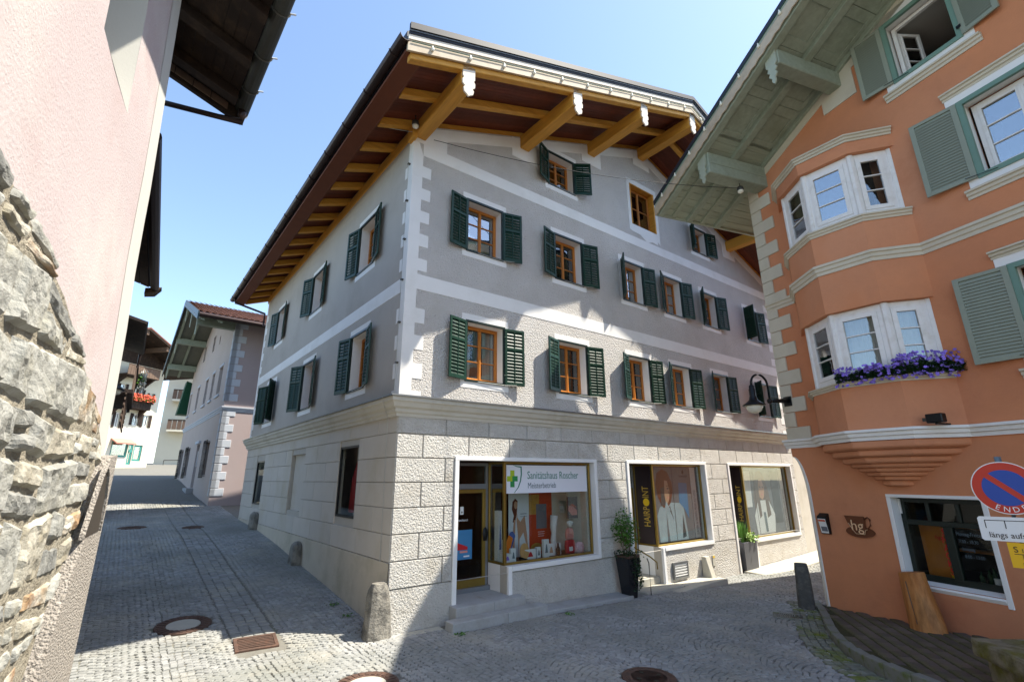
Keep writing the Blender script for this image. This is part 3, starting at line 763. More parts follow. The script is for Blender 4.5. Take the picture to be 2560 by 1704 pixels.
rnd = random.Random(5)
ANG = {('2', 0): (12, 14), ('2', 1): (16, 14), ('2', 2): (48, 12), ('2', 3): (26, 14), ('2', 4): (40, 16), ('2', 5): (72, 14),
       ('1', 0): (16, 9), ('1', 1): (20, 12), ('1', 2): (24, 12), ('1', 3): (28, 10), ('1', 4): (30, 10), ('1', 5): (50, 12),
       ('a', 0): (22, 34), ('a', 2): (44, 14)}
def dressed_window(mx, x0, x1, z0, z1, angs, slats, tall=0, sill=True, pm='glass', cur=1, ext=.17):
    plate('window_surround', [(x0-.15, z1+.045), (x1+.15, z1+.045), (x1+.15, z1+ext+.03), (x0-.15, z1+ext+.03)], house, mx)
    plate('window_surround', [(x0-.15, z0-.19), (x1+.15, z0-.19), (x1+.15, z0-.045), (x0-.15, z0-.045)], house, mx)
    for a, b in ((x0-.15, x0-.04), (x1+.04, x1+.15)): plate('window_surround', [(a, z0-.045), (b, z0-.045), (b, z1+.045), (a, z1+.045)], house, mx)
    m = MB(); rv = .004      # light painted reveals
    for X in (x0+rv, x1-rv): m.poly([(X, -.004, z0), (X, .262, z0), (X, .262, z1), (X, -.004, z1)])
    m.poly([(x0, -.004, z1-rv), (x1, -.004, z1-rv), (x1, .262, z1-rv), (x0, .262, z1-rv)]); m.poly([(x0, -.004, z0+rv), (x1, -.004, z0+rv), (x1, .262, z0+rv), (x0, .262, z0+rv)])
    part('reveal', m, 'white_plaster', house, mx)
    bars(house, 'shutter_frame', mx, x0-.045, x1+.045, z0-.045, z1+.045, .05, -.028, .02, 'green_frame')
    window(house, mx, x0, x1, z0, z1, pmat=pm, curtain=cur)
    if angs:
        wd = (x1-x0)/2+.02
        shutter(house, mx, x0-.03, -1, z0-.02, z1-z0+.03, wd, angs[0], 'green_shutter', slats)
        shutter(house, mx, x1+.03, 1, z0-.02, z1-z0+.03, wd, angs[1], 'green_shutter', slats)
        m = MB(); m.tube([(x0+.3, -.03, z0-.03), (x1+.02, -.05, z0-.035), (x1+.03+wd*.55, -.03-math.sin(R(angs[1]))*wd*.55-.03, z0-.02)], .006, 5); part('shutter_stay', m, 'wire_pale', house, mx)
for i, q in enumerate(W2): dressed_window(None, *q, ANG[('2', i)], i < 4, pm='glass_sky' if i in (0, 2, 3) else 'glass', cur=1 if i != 0 else 2)
for i, q in enumerate(W1): dressed_window(None, *q, ANG[('1', i)], i < 5, cur=1 if i == 0 else 2)
dressed_window(None, *WA[0], ANG[('a', 0)], True); dressed_window(None, *WA[2], ANG[('a', 2)], False, ext=.12)
# attic door-like window without shutters
x0, x1, z0, z1 = WA[1]
plate('window_surround', [(x0-.16, z0-.25), (x0-.02, z0-.3), (x0-.02, z1+.02), (x0-.16, z1+.1)]); plate('window_surround', [(x0-.16, z1+.02), (x1+.16, z1+.02), (x1+.16, z1+.2), (x0-.16, z1+.2)])
plate('window_surround', [(x1+.02, z0-.3), (x1+.16, z0-.42), (x1+.16, z1+.02), (x1+.02, z1+.02)])
plate('window_surround', [(x0-.02, z0-.3), (x0+.4, z0-.33), (x0+.75, z0-.52), (x1-.3, z0-.42), (x1+.02, z0-.45), (x1+.02, z0-.02), (x0-.02, z0-.02)])
m = MB()
m.box(x0+.002, x0+.03, -.02, .26, z0, z1-.03); m.box(x1-.06, x1-.002, -.02, .26, z0, z1-.03); m.box(x0+.002, x1-.002, -.02, .26, z1-.03, z1); part('wooden_reveal', m, 'beam_wood', house)
window(house, None, x0+.03, x1-.06, z0+.02, z1-.03, rec=.2, rows=2, pmat='glass', curtain=1)
angS = [(12, 10), (18, 10), (14, 10), (14, 12), (24, 12), (16, 28)]
for i, q in enumerate(SW): dressed_window(SIDE, *q, angS[i], i in (0, 3))
# side base windows: plain dark frames with big panes
for (x0, x1, z0, z1) in SG:
    bars(house, 'display_frame', SIDE, x0, x1, z0, z1, .05, .02, .07, 'black_iron')
    m = MB(); m.box(x0+.05, x1-.05, .05, .056, z0+.05, z1-.05); part('pane', m, 'shop_glass', house, SIDE)
    m = MB(); m.box(x0+.02, x1-.02, .45, .47, z0, z1); part('display_back', m, 'poster_white', house, SIDE)
a = SG[0]
m = MB(); m.extr([(a[0]+.1, a[2]+.08), (a[1]-.45, a[2]+.08), (a[1]-.38, a[2]+.9), (a[1]-.15, a[3]-.3), (a[0]+.5, a[3]-.25), (a[0]+.2, a[3]-.75)], .3, .34); part('red_display_shape', m, 'red_rubber', house, SIDE)
m = MB(); m.box(a[1]-.42, a[1]-.12, .2, .21, a[2]+.08, a[2]+.72); part('blue_card', m, 'poster_blue', house, SIDE)

# ---- roof
def rb(name, X0, X1, y0, y1, h0, h1, mat_, bevel=0, m=None):   # beam following the slope on the left (X<XR) side
    q = m or MB()
    q.loft([[shr(X, y, base(X)+h) for y, h in ((y0, h0), (y1, h0), (y1, h1), (y0, h1))] for X in (X0, X1)])
    return q if m else part(name, q, mat_, house, None, bevel)
FO, BO, EO = -2.28, 15.6, -1.28
for (X0, X1) in ((EO, XR), (XR, 2*XR-EO)):
    m = MB(); m.loft([[shr(X, y, base(X)+h) for y, h in ((FO+.12, .30), (BO, .30), (BO, .66), (FO+.12, .66))] for X in (X0, X1)]); part('roof_slope', m, 'roof_metal', house)
    # verge: wooden fascia boards and metal drip
    for (ya, yb, h0, h1, mt, nm) in ((FO+.10, FO+.05, .13, .385, 'fascia_wood', 'verge_board'), (FO+.08, FO+.03, .387, .50, 'carved_wood', 'verge_board'), (FO+.05, FO+.015, .502, .565, 'verge_dark', 'verge_trim'), (FO+.05, FO+.0, .567, .60, 'zinc', 'verge_trim'), (FO+.03, FO-.03, .602, .75, 'verge_dark', 'verge_trim')):
        m = MB(); m.loft([[shr(X, y, base(X)+h) for y, h in ((ya, h0), (yb, h0), (yb, h1), (ya, h1))] for X in (X0, X1)]); part(nm, m, mt, house)
    m = MB()
    y = FO+.14
    while y < 1.0:
        m.loft([[shr(X, yy, base(X)+h) for yy, h in ((y, .205), (y+.094, .205), (y+.094, .235), (y, .235))] for X in ((X0+.05, X1) if X0 < XR-1 else (X0, X1-.05))]); y += .1
    y = 1.0
    xa = (X0+.05, 0.5) if X0 < 0 else (2*XR-.5, X1-.05)
    while y < BO-.1:
        m.loft([[shr(X, yy, base(X)+h) for yy, h in ((y, .205), (y+.094, .205), (y+.094, .235), (y, .235))] for X in xa]); y += .1
    part('soffit_boards', m, 'soffit_brown', house, kind='stuff')
for y in (-2.08, -1.02, .1):
    for (X0, X1) in ((EO+.42 if y > -2 else EO+.1, XR), (XR, 2*XR-EO-.42)):
        m = MB(); m.loft([[shr(X, yy, base(X)+h) for yy, h in ((y-.08, 0), (y+.08, 0), (y+.08, .2), (y-.08, .2))] for X in (X0, X1)]); part('rafter', m, 'beam_wood_x', house, bevel=.012)
y = 1.18
while y < 15.4:
    m = MB(); m.loft([[shr(X, yy, base(X)+h) for yy, h in ((y-.08, 0), (y+.08, 0), (y+.08, .2), (y-.08, .2))] for X in (EO+.42, .25)]); part('rafter_tail', m, 'beam_wood_x', house, bevel=.012); y += 1.08
# purlins with carved end boards
def carved(xc, zt):
    w_, h_ = .15, .78
    P = [(-w_, 0), (w_, 0), (w_, -.3), (w_*.8, -.34), (w_*1.05, -.4), (w_*1.0, -.5), (w_*.6, -.55), (w_*.85, -.6), (w_*.7, -.7), (w_*.25, -.74), (0, -h_), (-w_*.25, -.74), (-w_*.7, -.7), (-w_*.85, -.6), (-w_*.6, -.55), (-w_*1.0, -.5), (-w_*1.05, -.4), (-w_*.8, -.34), (-w_, -.3)]
    return [(xc+x, zt+z) for x, z in P]
for i, x in enumerate(PX):
    zt = base(x if x < XR else x)-.0; hh = .42 if i else .34
    if i == 6: zt = base(17.6)
    m = MB(); m.loft([[shr(x+dx, yy, z) for dx, z in ((-.16, zt-hh), (.16, zt-hh), (.16, zt-.005), (-.16, zt-.005))] for yy in (-2.12, .3 if i not in (0,) else 14.7)])
    part('purlin', m, 'beam_wood', house, bevel=.02)
    m = MB(); m.extr(carved(x+.08, zt+.12), -2.16, -2.125); part('carved_board', m, 'carved_wood', house)
# eave fascia and gutter on the lane side
m = MB(); m.loft([[shr(X, yy, base(X)+h) for X, h in ((EO+.36, .02), (EO+.4, .02), (EO+.4, .30), (EO+.36, .30))] for yy in (FO+.15, BO-.05)]); part('eave_board', m, 'eave_board', house)
m = MB(); m.loft([[shr(EO+.30, yy, base(EO)+h) if False else shr(X, yy, base(EO)+h) for X, h in ((EO+.02, .2), (EO+.36, .16), (EO+.36, .22), (EO+.02, .27))] for yy in (FO+.15, BO-.05)]); part('eave_board', m, 'eave_board', house)
def gutter(path, r, mat_, par, mx=None):
    m = MB(); rings = []
    for (x, y, z) in path:
        d = (Vector(path[-1])-Vector(path[0])); d.z = 0; d.normalize(); nx_ = Vector((d.y, -d.x, 0))
        ring = []
        for k in range(9):
            a = math.pi*k/8; ring.append(Vector((x, y, z))+nx_*(r*math.cos(a))+Vector((0, 0, -r*math.sin(a))))
        for k in range(8, -1, -1):
            a = math.pi*k/8; ring.append(Vector((x, y, z))+nx_*((r-.008)*math.cos(a))+Vector((0, 0, -(r-.008)*math.sin(a))))
        rings.append(ring)
    m.loft(rings); return part('gutter', m, mat_, par, mx, smooth=False)
zg = base(EO)+.42
gutter([shr(EO-.07, FO+.02, zg), shr(EO-.07, BO+.1, zg)], .11, 'gutter_metal', house)
for k in range(14):
    yy = FO+.5+k*1.3; m = MB(); m.tube([shr(EO-.07+.118*math.cos(a_), yy, zg-.118*math.sin(a_)) for a_ in [math.pi*j/8 for j in range(9)]], .012, 5); part('gutter_bracket', m, 'gutter_metal', house)
m = MB(); m.tube([shr(EO-.07, 15.1, zg-.12), shr(EO+.0, 15.1, zg-.3), shr(-.1, 14.6, zg-.75), shr(-.1, 14.55, 9.6)], .05, 8); part('downpipe', m, 'gutter_metal', house)
m = MB(); m.tube([shr(XR, -.6, base(XR)+.66), shr(XR, -.6, base(XR)+1.25)], .008, 5); part('ridge_rod', m, 'black_iron', house)
m = MB(); m.box(-.10, .02, -.16, .16, 10.60, 11.0); part('corner_block', m, 'beam_wood', house, bevel=.015)
# lightning cable down the corner
m = MB(); m.tube([(-.13, -.05, 10.6), (-.13, -.05, 4.42)], .007, 5); m.tube([(-.14, -.05, 4.42), (-.2, -.27, 4.36), (-.2, -.24, 4.25), (-.35, -.05, 3.95), (-.36, -.02, 1.2)], .007, 5); part('conductor_cable', m, 'wire_pale', house, SIDE)
for z in (10, 9.0, 8.0, 7.0, 6.0, 5.1): 
    m = MB(); m.box(-.16, -.10, -.065, 0, z, z+.03); part('cable_clip', m, 'zinc_dark', house, SIDE)
# ------------------------------------------------------------------ shopfronts of the grey house
def shopfront(xa, xr, xb, zf, zs, zt, dep, ledge_name):
    """xa left jamb, xr return wall, xb right jamb, zf floor, zs sill, zt head"""
    W_ = 'white_paint'
    m = MB()   # white plaster surround, standing 25 mm proud of the stone blocks
    m.box(xa-.1, xb+.1, -.06, .02, zt, zt+.085); m.box(xb, xb+.1, -.06, .02, zs-.1, zt); m.box(xa-.1, xa, -.06, .02, zf-.5, zt)
    m.box(xr+.1, xb, -.075, .02, zs-.1, zs); m.box(xr, xr+.1, -.06, .02, zf-.4, zs)
    part('shop_surround', m, W_, house, bevel=.008)
    m = MB()
    m.box(xr+.001, xr+.12, .02, dep, zf-.3, zs-.001); m.poly([(xr, .02, zs+.002), (xb, .02, zs+.002), (xb, .13, zs+.002), (xr, .13, zs+.002)])
    m.poly([(xb-.003, .0, zs), (xb-.003, .25, zs), (xb-.003, .25, zt), (xb-.003, .0, zt)]); m.poly([(xa+.003, .0, zf), (xa+.003, dep, zf), (xa+.003, dep, zt), (xa+.003, .0, zt)])
    part('shop_reveal', m, W_, house)
    # brass glazing bars round the front pane and the return
    b = .055
    m = MB(); m.box(xr+.0, xb-.02, .1, .16, zt-b, zt-.005); m.box(xr+.0, xb-.02, .1, .16, zs+.004, zs+b); m.box(xr-.01, xr+.06, .095, .165, zs+b, zt-b); m.box(xb-.075, xb-.02, .1, .16, zs+b, zt-b)
    m.box(xr-.008, xr+.05, .165, dep, zt-b, zt-.006); m.box(xr-.008, xr+.05, .165, dep, zs+.005, zs+b); m.box(xr-.008, xr+.05, dep-.06, dep, zs+b, zt-b)
    part('glazing_frame', m, 'brass', house, bevel=.006)
    m = MB(); m.box(xr+.06, xb-.075, .128, .134, zs+b, zt-b); part('display_pane', m, 'shop_glass', house)
    # room behind
    m = MB(); D = 3.6; x0, x1 = xa+.004, xb+.3
    m.poly([(x0, D, zf), (x1, D, zf), (x1, D, zt), (x0, D, zt)]); m.poly([(x1, .25, zf), (x1, D, zf), (x1, D, zt), (x1, .25, zt)]); m.poly([(x0, dep, zf), (x0, D, zf), (x0, D, zt), (x0, dep, zt)])
    m.poly([(x0, .25, zt+.01), (x1, .25, zt+.01), (x1, D, zt+.01), (x0, D, zt+.01)]); m.poly([(x0, dep, zf), (x1, dep, zf), (x1, D, zf), (x0, D, zf)]); part('shop_room', m, 'interior_warm', house)
    m = MB(); m.box(xr+.12, xb+.2, .17, 1.25, zf, zs+.01); part(ledge_name, m, 'interior_warm', house)
def glass_door(x0, x1, y, z0, z1, ztr, handle):
    m = MB(); a = .07
    m.box(x0, x0+a, y, y+.07, z0, z1); m.box(x1-a, x1, y, y+.07, z0, z1); m.box(x0+a, x1-a, y, y+.07, z1-a, z1); m.box(x0+a, x1-a, y, y+.07, ztr-.06, ztr+.06); d = part('door', m, 'alu', house, bevel=.004)
    m = MB(); b = .085; X0, X1, Z0, Z1 = x0+a+.004, x1-a-.004, z0+.015, ztr-.064
    m.box(X0, X0+b, y-.015, y+.04, Z0, Z1); m.box(X1-b, X1, y-.015, y+.04, Z0, Z1); m.box(X0+b, X1-b, y-.015, y+.04, Z1-b, Z1); m.box(X0+b, X1-b, y-.015, y+.04, Z0, Z0+.2); part('leaf_frame', m, 'brass', d, bevel=.004)
    m = MB(); m.box(X0+b, X1-b, y+.01, y+.016, Z0+.2, Z1-b); part('pane', m, 'shop_glass', d)
    m = MB(); m.box(x0+a, x1-a, y+.01, y+.016, ztr+.06, z1-a); part('pane', m, 'shop_glass', d)
    if handle:
        m = MB(); m.lathe([(.0001, 0), (.05, .0), (.07, .1), (.075, .17), (.055, .25), (.0001, .3)], (X1-b*.5, y-.06, z0+1.0), 12, fn=lambda X, Y_, Z: (X, y-.06+(Y_-y+.06)*.35, Z)); part('handle', m, 'black_iron', d, smooth=True)
    return d
shopfront(1.45, 2.75, 5.58, .34, .88, 3.12, .75, 'display_ledge')
glass_door(1.52, 2.74, .75, .36, 3.1, 2.56, True)
m = MB(); m.box(1.5, 2.75, .66, .82, .33, .42); part('threshold', m, 'alu', house)
m = MB(); m.box(2.755, 2.761, .165, .69, .935, 3.06); part('return_pane', m, 'shop_glass', house)
shopfront(6.98, 8.18, 10.72, -.15, .82, 3.12, .8, 'display_ledge')
glass_door(7.05, 8.16, .8, -.05, 3.1, 2.5, False)
shopfront(12.22, 13.3, 16.72, -.35, .66, 3.12, .62, 'display_ledge')
m = MB(); m.box(12.24, 13.3, .62, .64, -.4, 3.12); part('recess_back', m, 'dark_panel', house)

# ---- signs and prints
def flat(par, name, mat_, P, y, th=.003, mx=None):
    m = MB(); m.extr(P, y-th, y); return part(name, m, mat_, par, mx)
def rect(a, b, c, d): return [(a, c), (b, c), (b, d), (a, d)]
def ell(cx, cz, rx, rz, n=20, a0=0, a1=360): return [(cx+rx*math.cos(R(a0+(a1-a0)*k/(n if a1-a0 < 360 else n))), cz+rz*math.sin(R(a0+(a1-a0)*k/n))) for k in range(n+(1 if a1-a0 < 360 else 0))]
def place_text(par, txt, size, mat_, x, y, z, mx=None, align='LEFT', sx=1, rot=0, spacing=1, name='lettering'):
    me = text_mesh(txt, size, mat_, .001, align, sx, spacing); L = T(x, y, z) @ RY(-rot)
    return put(name, me, par, (mx @ L) if mx is not None else L)
HB = HM.copy()
sign = thing('shop_banner', 'white medical supply shop banner with green cross across the top of the corner shop window', 'shop sign', HM @ T(2.82, .118, 2.40))
m = MB(); m.box(0, 2.62, 0, .004, 0, .64); part('banner_sheet', m, 'banner_white', sign)
flat(sign, 'cross_bar', 'logo_lime', rect(.02, .17, .27, .39), -.001); flat(sign, 'cross_bar', 'logo_green', rect(.17, .33, .27, .39), -.001)
flat(sign, 'cross_upright', 'logo_lime', rect(.115, .235, .39, .52), -.002); flat(sign, 'cross_upright', 'logo_green', rect(.115, .235, .14, .27), -.002); flat(sign, 'cross_upright', 'logo_lime', rect(.115, .172, .27, .39), -.0035)
P1 = [(.2, .635), (.3, .60), (.42, .585), (.425, .43), (.40, .28), (.33, .13), (.22, .01)]; P2 = [(.235, .01), (.36, .13), (.43, .27), (.46, .43), (.455, .61), (.31, .62), (.2, .639)]
flat(sign, 'shield_outline', 'text_green', P1+P2, -.001)
place_text(sign, 'Sanitätshaus Roscher', .255, 'text_green', .62, -.003, .40, sx=.78)
place_text(sign, 'Meisterbetrieb', .19, 'text_grey', .63, -.003, .165, sx=.8)

def letters_vertical(par, mx0, x, y, z, size, txt, mat_, sx=1):   # reads upwards
    me = text_mesh(txt, size, mat_, .001, 'LEFT', sx); return put('lettering', me, par, mx0 @ T(x, y, z) @ RY(-90))
def hair_panel(label, xr, dep, z0, z1):
    # panel on the return: local x runs from deep (left) to front (right), faces -x of the house
    mx = HM @ T(xr-.012, dep-.065, 0) @ RZ(-90)
    t = thing('name_panel', label, 'shop sign', mx @ T(0, 0, z0))
    Lw = dep-.065-.17
    m = MB(); m.box(0, Lw, -.006, .01, 0, z1-z0); part('panel', m, 'dark_panel', t)
    h = z1-z0; s = .42; zc = h*.17
    f = (Lw/.62)
    for txt, z0_, ln in (('HAIRP', .22, .25), ('INT', .585, .15)):
        me = text_mesh(txt, .3, 'gold_letter', .001, 'LEFT', 1); xs = [v.co.x for v in me.vertices]; zs = [v.co.z for v in me.vertices]
        me.transform(Matrix.Diagonal((h*ln/(max(xs)-min(xs)), 1, Lw*.40/(max(zs)-min(zs)), 1)) @ T(-min(xs), 0, 0)); put('lettering', me, t, T(Lw*.62, -.008, h*z0_) @ RY(-90))
    flat(t, 'dot', 'yellow_dot', ell(Lw*.62, h*.527, Lw*.2, h*.05), -.0075)
    return t
hair_panel('black and gold hairdresser name panel beside the tall black planter', 8.18, .8, .88, 3.06)
hair_panel('black and gold hairdresser name panel above the grey planter', 13.3, .62, .72, 3.06)

def hair_poster(label, x0, x1, z0, z1, var):
    w_, h_ = x1-x0, z1-z0
    t = thing('window_poster', label, 'poster', HM @ T(x0, .23, z0))
    m = MB(); m.box(0, w_-.34, 0, .006, 0, h_); part('sheet', m, 'poster_grey', t)
    m = MB(); m.box(w_-.32, w_-.05, 0, .006, 0, h_); part('text_strip', m, 'poster_white', t)
    letters_vertical(t, Matrix.Identity(4), w_-.185, -.003, .1, .14, 'DAMEN & HERREN FRISEURSTUDIO', 'text_grey', .62*h_/2.2)
    def S(P): return [(x*(w_-.34)/2.0, z*h_/2.2) for x, z in P]
    if var == 0:
        flat(t, 'coat', 'coat_print', S([(.2, 0), (.15, .75), (.3, 1.0), (.75, 1.13), (1.3, 1.1), (1.5, .95), (1.62, 0)]), -.002)
        flat(t, 'coat_fold', 'shade_print', S([(1.32, .05), (1.42, .75), (1.52, .1)]), -.004); flat(t, 'coat_fold', 'shade_print', S([(.95, .6), (.72, 1.0), (.8, 1.02)]), -.004); flat(t, 'coat_fold', 'poster_grey', S([(.55, .0), (.6, .8), (.68, .0)]), -.004)
        flat(t, 'hair', 'hair_print', S([(.25, 1.3), (.18, 1.7), (.28, 2.02), (.55, 2.14), (.8, 2.05), (.98, 1.75), (1.0, 1.45), (.85, 1.12), (.65, .95), (.45, 1.0)]), -.0035)
        flat(t, 'face', 'skin_print', S([(.62, 1.08), (.57, 1.4), (.62, 1.8), (.75, 1.78), (.84, 1.5), (.8, 1.25), (.72, 1.12)]), -.005)
        flat(t, 'eye', 'shade_print', S(ell(.76, 1.55, .05, .022, 12)), -.0065); flat(t, 'brow', 'hair_print', S([(.7, 1.61), (.83, 1.62), (.82, 1.64), (.7, 1.635)]), -.0065); flat(t, 'lips', 'pink_rubber', S(ell(.745, 1.27, .05, .022, 12)), -.0065); flat(t, 'nose_shade', 'hair2_print', S([(.79, 1.5), (.825, 1.4), (.78, 1.385)]), -.0065)
        flat(t, 'hair_shade', 'shade_print', S([(.38, 1.05), (.4, 1.55), (.56, 1.6), (.6, 1.05)]), -.005)
        flat(t, 'collar', 'coat_print', S([(.5, .85), (.62, 1.18), (.82, .9)]), -.006)
        flat(t, 'backdrop', 'poster_blue', S([(1.3, 1.1), (1.34, 1.72), (1.78, 1.7), (1.75, .6), (1.55, .9)]), -.0015)
        flat(t, 'panel_seam', 'text_dark', S([(1.02, 0), (1.035, 0), (1.035, 2.2), (1.02, 2.2)]), -.0065)
    else:
        flat(t, 'hair', 'hair2_print', S([(.55, .6), (.5, 1.2), (.62, 1.75), (.8, 2.1), (1.0, 2.12), (1.15, 1.9), (1.3, 1.4), (1.4, .6)]), -.002)
        flat(t, 'dress', 'poster_white', S([(.5, 0), (.45, .6), (.7, 1.1), (1.25, 1.1), (1.5, .6), (1.4, 0)]), -.003)
        flat(t, 'face', 'skin_print', S([(.82, 1.2), (.78, 1.5), (.85, 1.8), (1.02, 1.82), (1.1, 1.5), (1.04, 1.22), (.95, 1.12)]), -.005)
        flat(t, 'eye', 'shade_print', S(ell(.88, 1.55, .04, .02, 12)), -.0065); flat(t, 'eye', 'shade_print', S(ell(1.02, 1.55, .04, .02, 12)), -.0065); flat(t, 'lips', 'pink_rubber', S(ell(.95, 1.3, .05, .022, 12)), -.0065); flat(t, 'backdrop', 'poster_white', S([(.1, .9), (.12, 2.1), (.45, 2.1), (.4, .9)]), -.0015); flat(t, 'backdrop', 'shade_print', S([(1.5, .3), (1.48, 2.1), (1.9, 2.1), (1.92, .3)]), -.0015)
        flat(t, 'hair_lock', 'hair2_print', S([(.7, .5), (.66, 1.2), (.8, 1.6), (.82, .6)]), -.006); flat(t, 'hair_lock', 'hair2_print', S([(1.1, .5), (1.08, 1.3), (1.2, 1.6), (1.3, .6)]), -.006)
        flat(t, 'dress_pattern', 'text_grey', S([(.92, .05), (.9, .7), (1.02, .7), (1.04, .05)]), -.006)
        flat(t, 'panel_seam', 'text_dark', S([(.6, 0), (.615, 0), (.615, 2.2), (.6, 2.2)]), -.0065)
    flat(t, 'brand_mark', 'text_dark', S(ell(1.62, 2.05, .05, .07)+[]), -.004); place_text(t, 'Schwarzkopf', .12, 'text_dark', S([(1.62, 1.92)])[0][0], -.004, S([(1.62, 1.92)])[0][1], align='CENTER', sx=.8*w_/2.6)
hair_poster('poster of a woman with a brown bob and pale coat behind the middle shop window', 8.28, 10.6, .9, 3.04, 0)
hair_poster('poster of a woman with long loose hair behind the right hand shop window', 13.4, 16.6, .74, 3.04, 1)

# ---- things in the corner shop window (ledge top z .89)
ZL = .892
def sheet(name, label, cat, x0, x1, y, z0, z1, mat_, shapes=(), tilt=0):
    t = thing(name, label, cat, HM @ T(x0, y, z0) @ RX(tilt))
    m = MB(); m.box(0, x1-x0, 0, .008, 0, z1-z0); part('sheet', m, mat_, t)
    for nm, mt, P, yy in shapes: flat(t, nm, mt, P, yy)
    return t
sheet('poster', 'tall white poster of a woman in a white bathing suit in the corner shop window', 'poster', 3.42, 4.06, .85, ZL, 2.38, 'poster_white', [
    ('hair', 'hair_print', [(.16, .95), (.1, 1.1), (.12, 1.28), (.2, 1.36), (.28, 1.3), (.26, 1.05), (.2, .8), (.12, .8)], -.001),
    ('face', 'skin_print', ell(.22, 1.2, .055, .09), -.003), ('arm', 'skin_print', [(.12, .1), (.1, .4), (.16, .85), (.21, .85), (.18, .4), (.17, .1)], -.004),
    ('torso', 'skin_print', [(.25, 1.1), (.27, .9), (.36, .8), (.5, .95), (.56, .55), (.6, .15), (.52, .1), (.45, .5), (.4, .02), (.3, .02), (.28, .5), (.24, .85)], -.002),
    ('swimsuit', 'poster_white', [(.3, .0), (.33, .4), (.45, .55), (.52, .3), (.5, 0)], -.005), ('text_line', 'text_grey', rect(.36, .56, .98, .995), -.003), ('text_line', 'text_grey', rect(.36, .56, .92, .93), -.003)])
sheet('poster', 'deep orange poster with a stocking picture in the corner shop window', 'poster', 4.07, 4.86, .88, ZL, 2.38, 'poster_orange', [
    ('picture', 'poster_amber', rect(.0, .36, .95, 1.44), -.001), ('picture', 'poster_grey', rect(.25, .6, .6, 1.2), -.002), ('picture', 'poster_amber', ell(.25, .15, .2, .12), -.001),
    ('text_line', 'poster_white', rect(.3, .52, .52, .53), -.002), ('text_line', 'poster_white', rect(.3, .52, .47, .48), -.002), ('text_line', 'poster_white', rect(.3, .5, .42, .43), -.002)])
sheet('poster', 'small dark poster with red shoe hung at the right of the corner shop window', 'poster', 5.07, 5.44, .5, 1.72, 2.26, 'poster_dark', [
    ('shoe', 'pink_rubber', [(.03, .2), (.05, .32), (.2, .3), (.34, .2), (.34, .08), (.15, .08)], -.001), ('shoe', 'poster_orange', [(.08, .34), (.2, .36), (.34, .26), (.2, .3)], -.002)])
m = MB(); m.box(4.95, 5.56, 1.0, 1.02, ZL, 3.0); m.box(5.5, 5.54, .2, 1.0, ZL, 3.0); part('display_partition', m, 'cornice_plaster', house)
m = MB(); m.box(2.9, 3.4, 1.15, 1.17, ZL, 2.4); part('display_partition', m, 'poster_dark', house)
sheet('poster', 'blue poster with red foot on the glass of the shop door', 'poster', 1.68, 2.3, .74, 1.0, 1.62, 'poster_blue', [('foot', 'red_rubber', [(.08, .3), (.14, .48), (.25, .35), (.5, .26), (.5, .2), (.15, .2)], -.001), ('sole', 'pink_rubber', rect(.3, .5, .14, .18), -.001), ('text_line', 'poster_white', rect(.4, .55, .05, .08), -.001)])
sheet('door_notice', 'small beige opening hours notice on the shop door', 'notice', 1.72, 1.92, .742, 1.95, 2.1, 'cork', [('text_line', 'text_dark', rect(.03, .17, .04, .08), -.001)])
sheet('door_notice', 'tiny white sticker beside the notice on the shop door', 'notice', 1.97, 2.06, .742, 1.95, 2.12, 'card_white', [('text_line', 'text_dark', rect(.03, .06, .03, .07), -.001)])
place_text(house, 'www.sanitaetshaus.at', .075, 'poster_white', 1.72, .735, 1.83, sx=.7)
def carton(label, x, y, wd, dp, h, yaw=0, mt='card_white', mark=None):
    t = thing('product_box', label, 'box', HM @ T(x, y, ZL) @ RZ(yaw), 'product boxes in the corner shop window')
    m = MB(); m.box(-wd/2, wd/2, -dp/2, dp/2, 0, h); part('carton', m, mt, t, bevel=.003)
    flat(t, 'print', mark or 'text_grey', [(-wd*.25, h*.25), (wd*.25, h*.25), (wd*.1, h*.7), (-wd*.05, h*.75)], -dp/2-.001)
carton('tall cream product box in the middle of the shop window', 4.22, .42, .17, .08, .4)
carton('low white product box left of the tall cream box', 4.0, .45, .14, .07, .24, 8)
carton('grey white product box right of the tall cream box', 4.45, .5, .22, .07, .28, -6, mark='skin_print')
carton('white product box standing beside the cork sole', 3.2, .4, .14, .08, .28, -5)
carton('wide low white box behind the brass corner post', 3.0, .42, .26, .15, .18, 10, mark='petal_purple')
carton('pale card with red shoe picture near the cork sole', 3.72, .4, .34, .02, .22, 0, mark='red_rubber')
carton('small pale box behind the brown bottle', 4.72, .55, .2, .08, .26, 4)
carton('tall white leaning panel in the left end of the shop window', 2.86, .5, .1, .16, 1.12, 0, mark='blue_foam')
carton('narrow white leaning strip in the left end of the shop window', 2.88, .3, .06, .08, .5, 0)
m = MB(); m.lathe([(.03, 0), (.055, .01), (.06, .15), (.025, .22), (.022, .29), (.0001, .3)], n=14); single('bottle', m, 'dark_wood', 'small dark bottle among the white product boxes', 'bottle', HM @ T(4.6, .38, ZL), smooth=True)
t = thing('cork_sole', 'oval cork sole leaning in the corner shop window', 'insole', HM @ T(3.5, .38, ZL+.02) @ RY(18) @ RX(-12))
m = MB(); m.extr(ell(0, .17, .14, .19, 22), -.03, .0); part('sole', m, 'cork', t, bevel=.01); m = MB(); m.box(-.1, .12, -.05, .04, -.02, .02); part('foot_rest', m, 'black_iron', t)
t = thing('foam_wedge', 'orange and blue foam support at the left of the shop window', 'cushion', HM @ T(2.98, .55, ZL) @ RY(14))
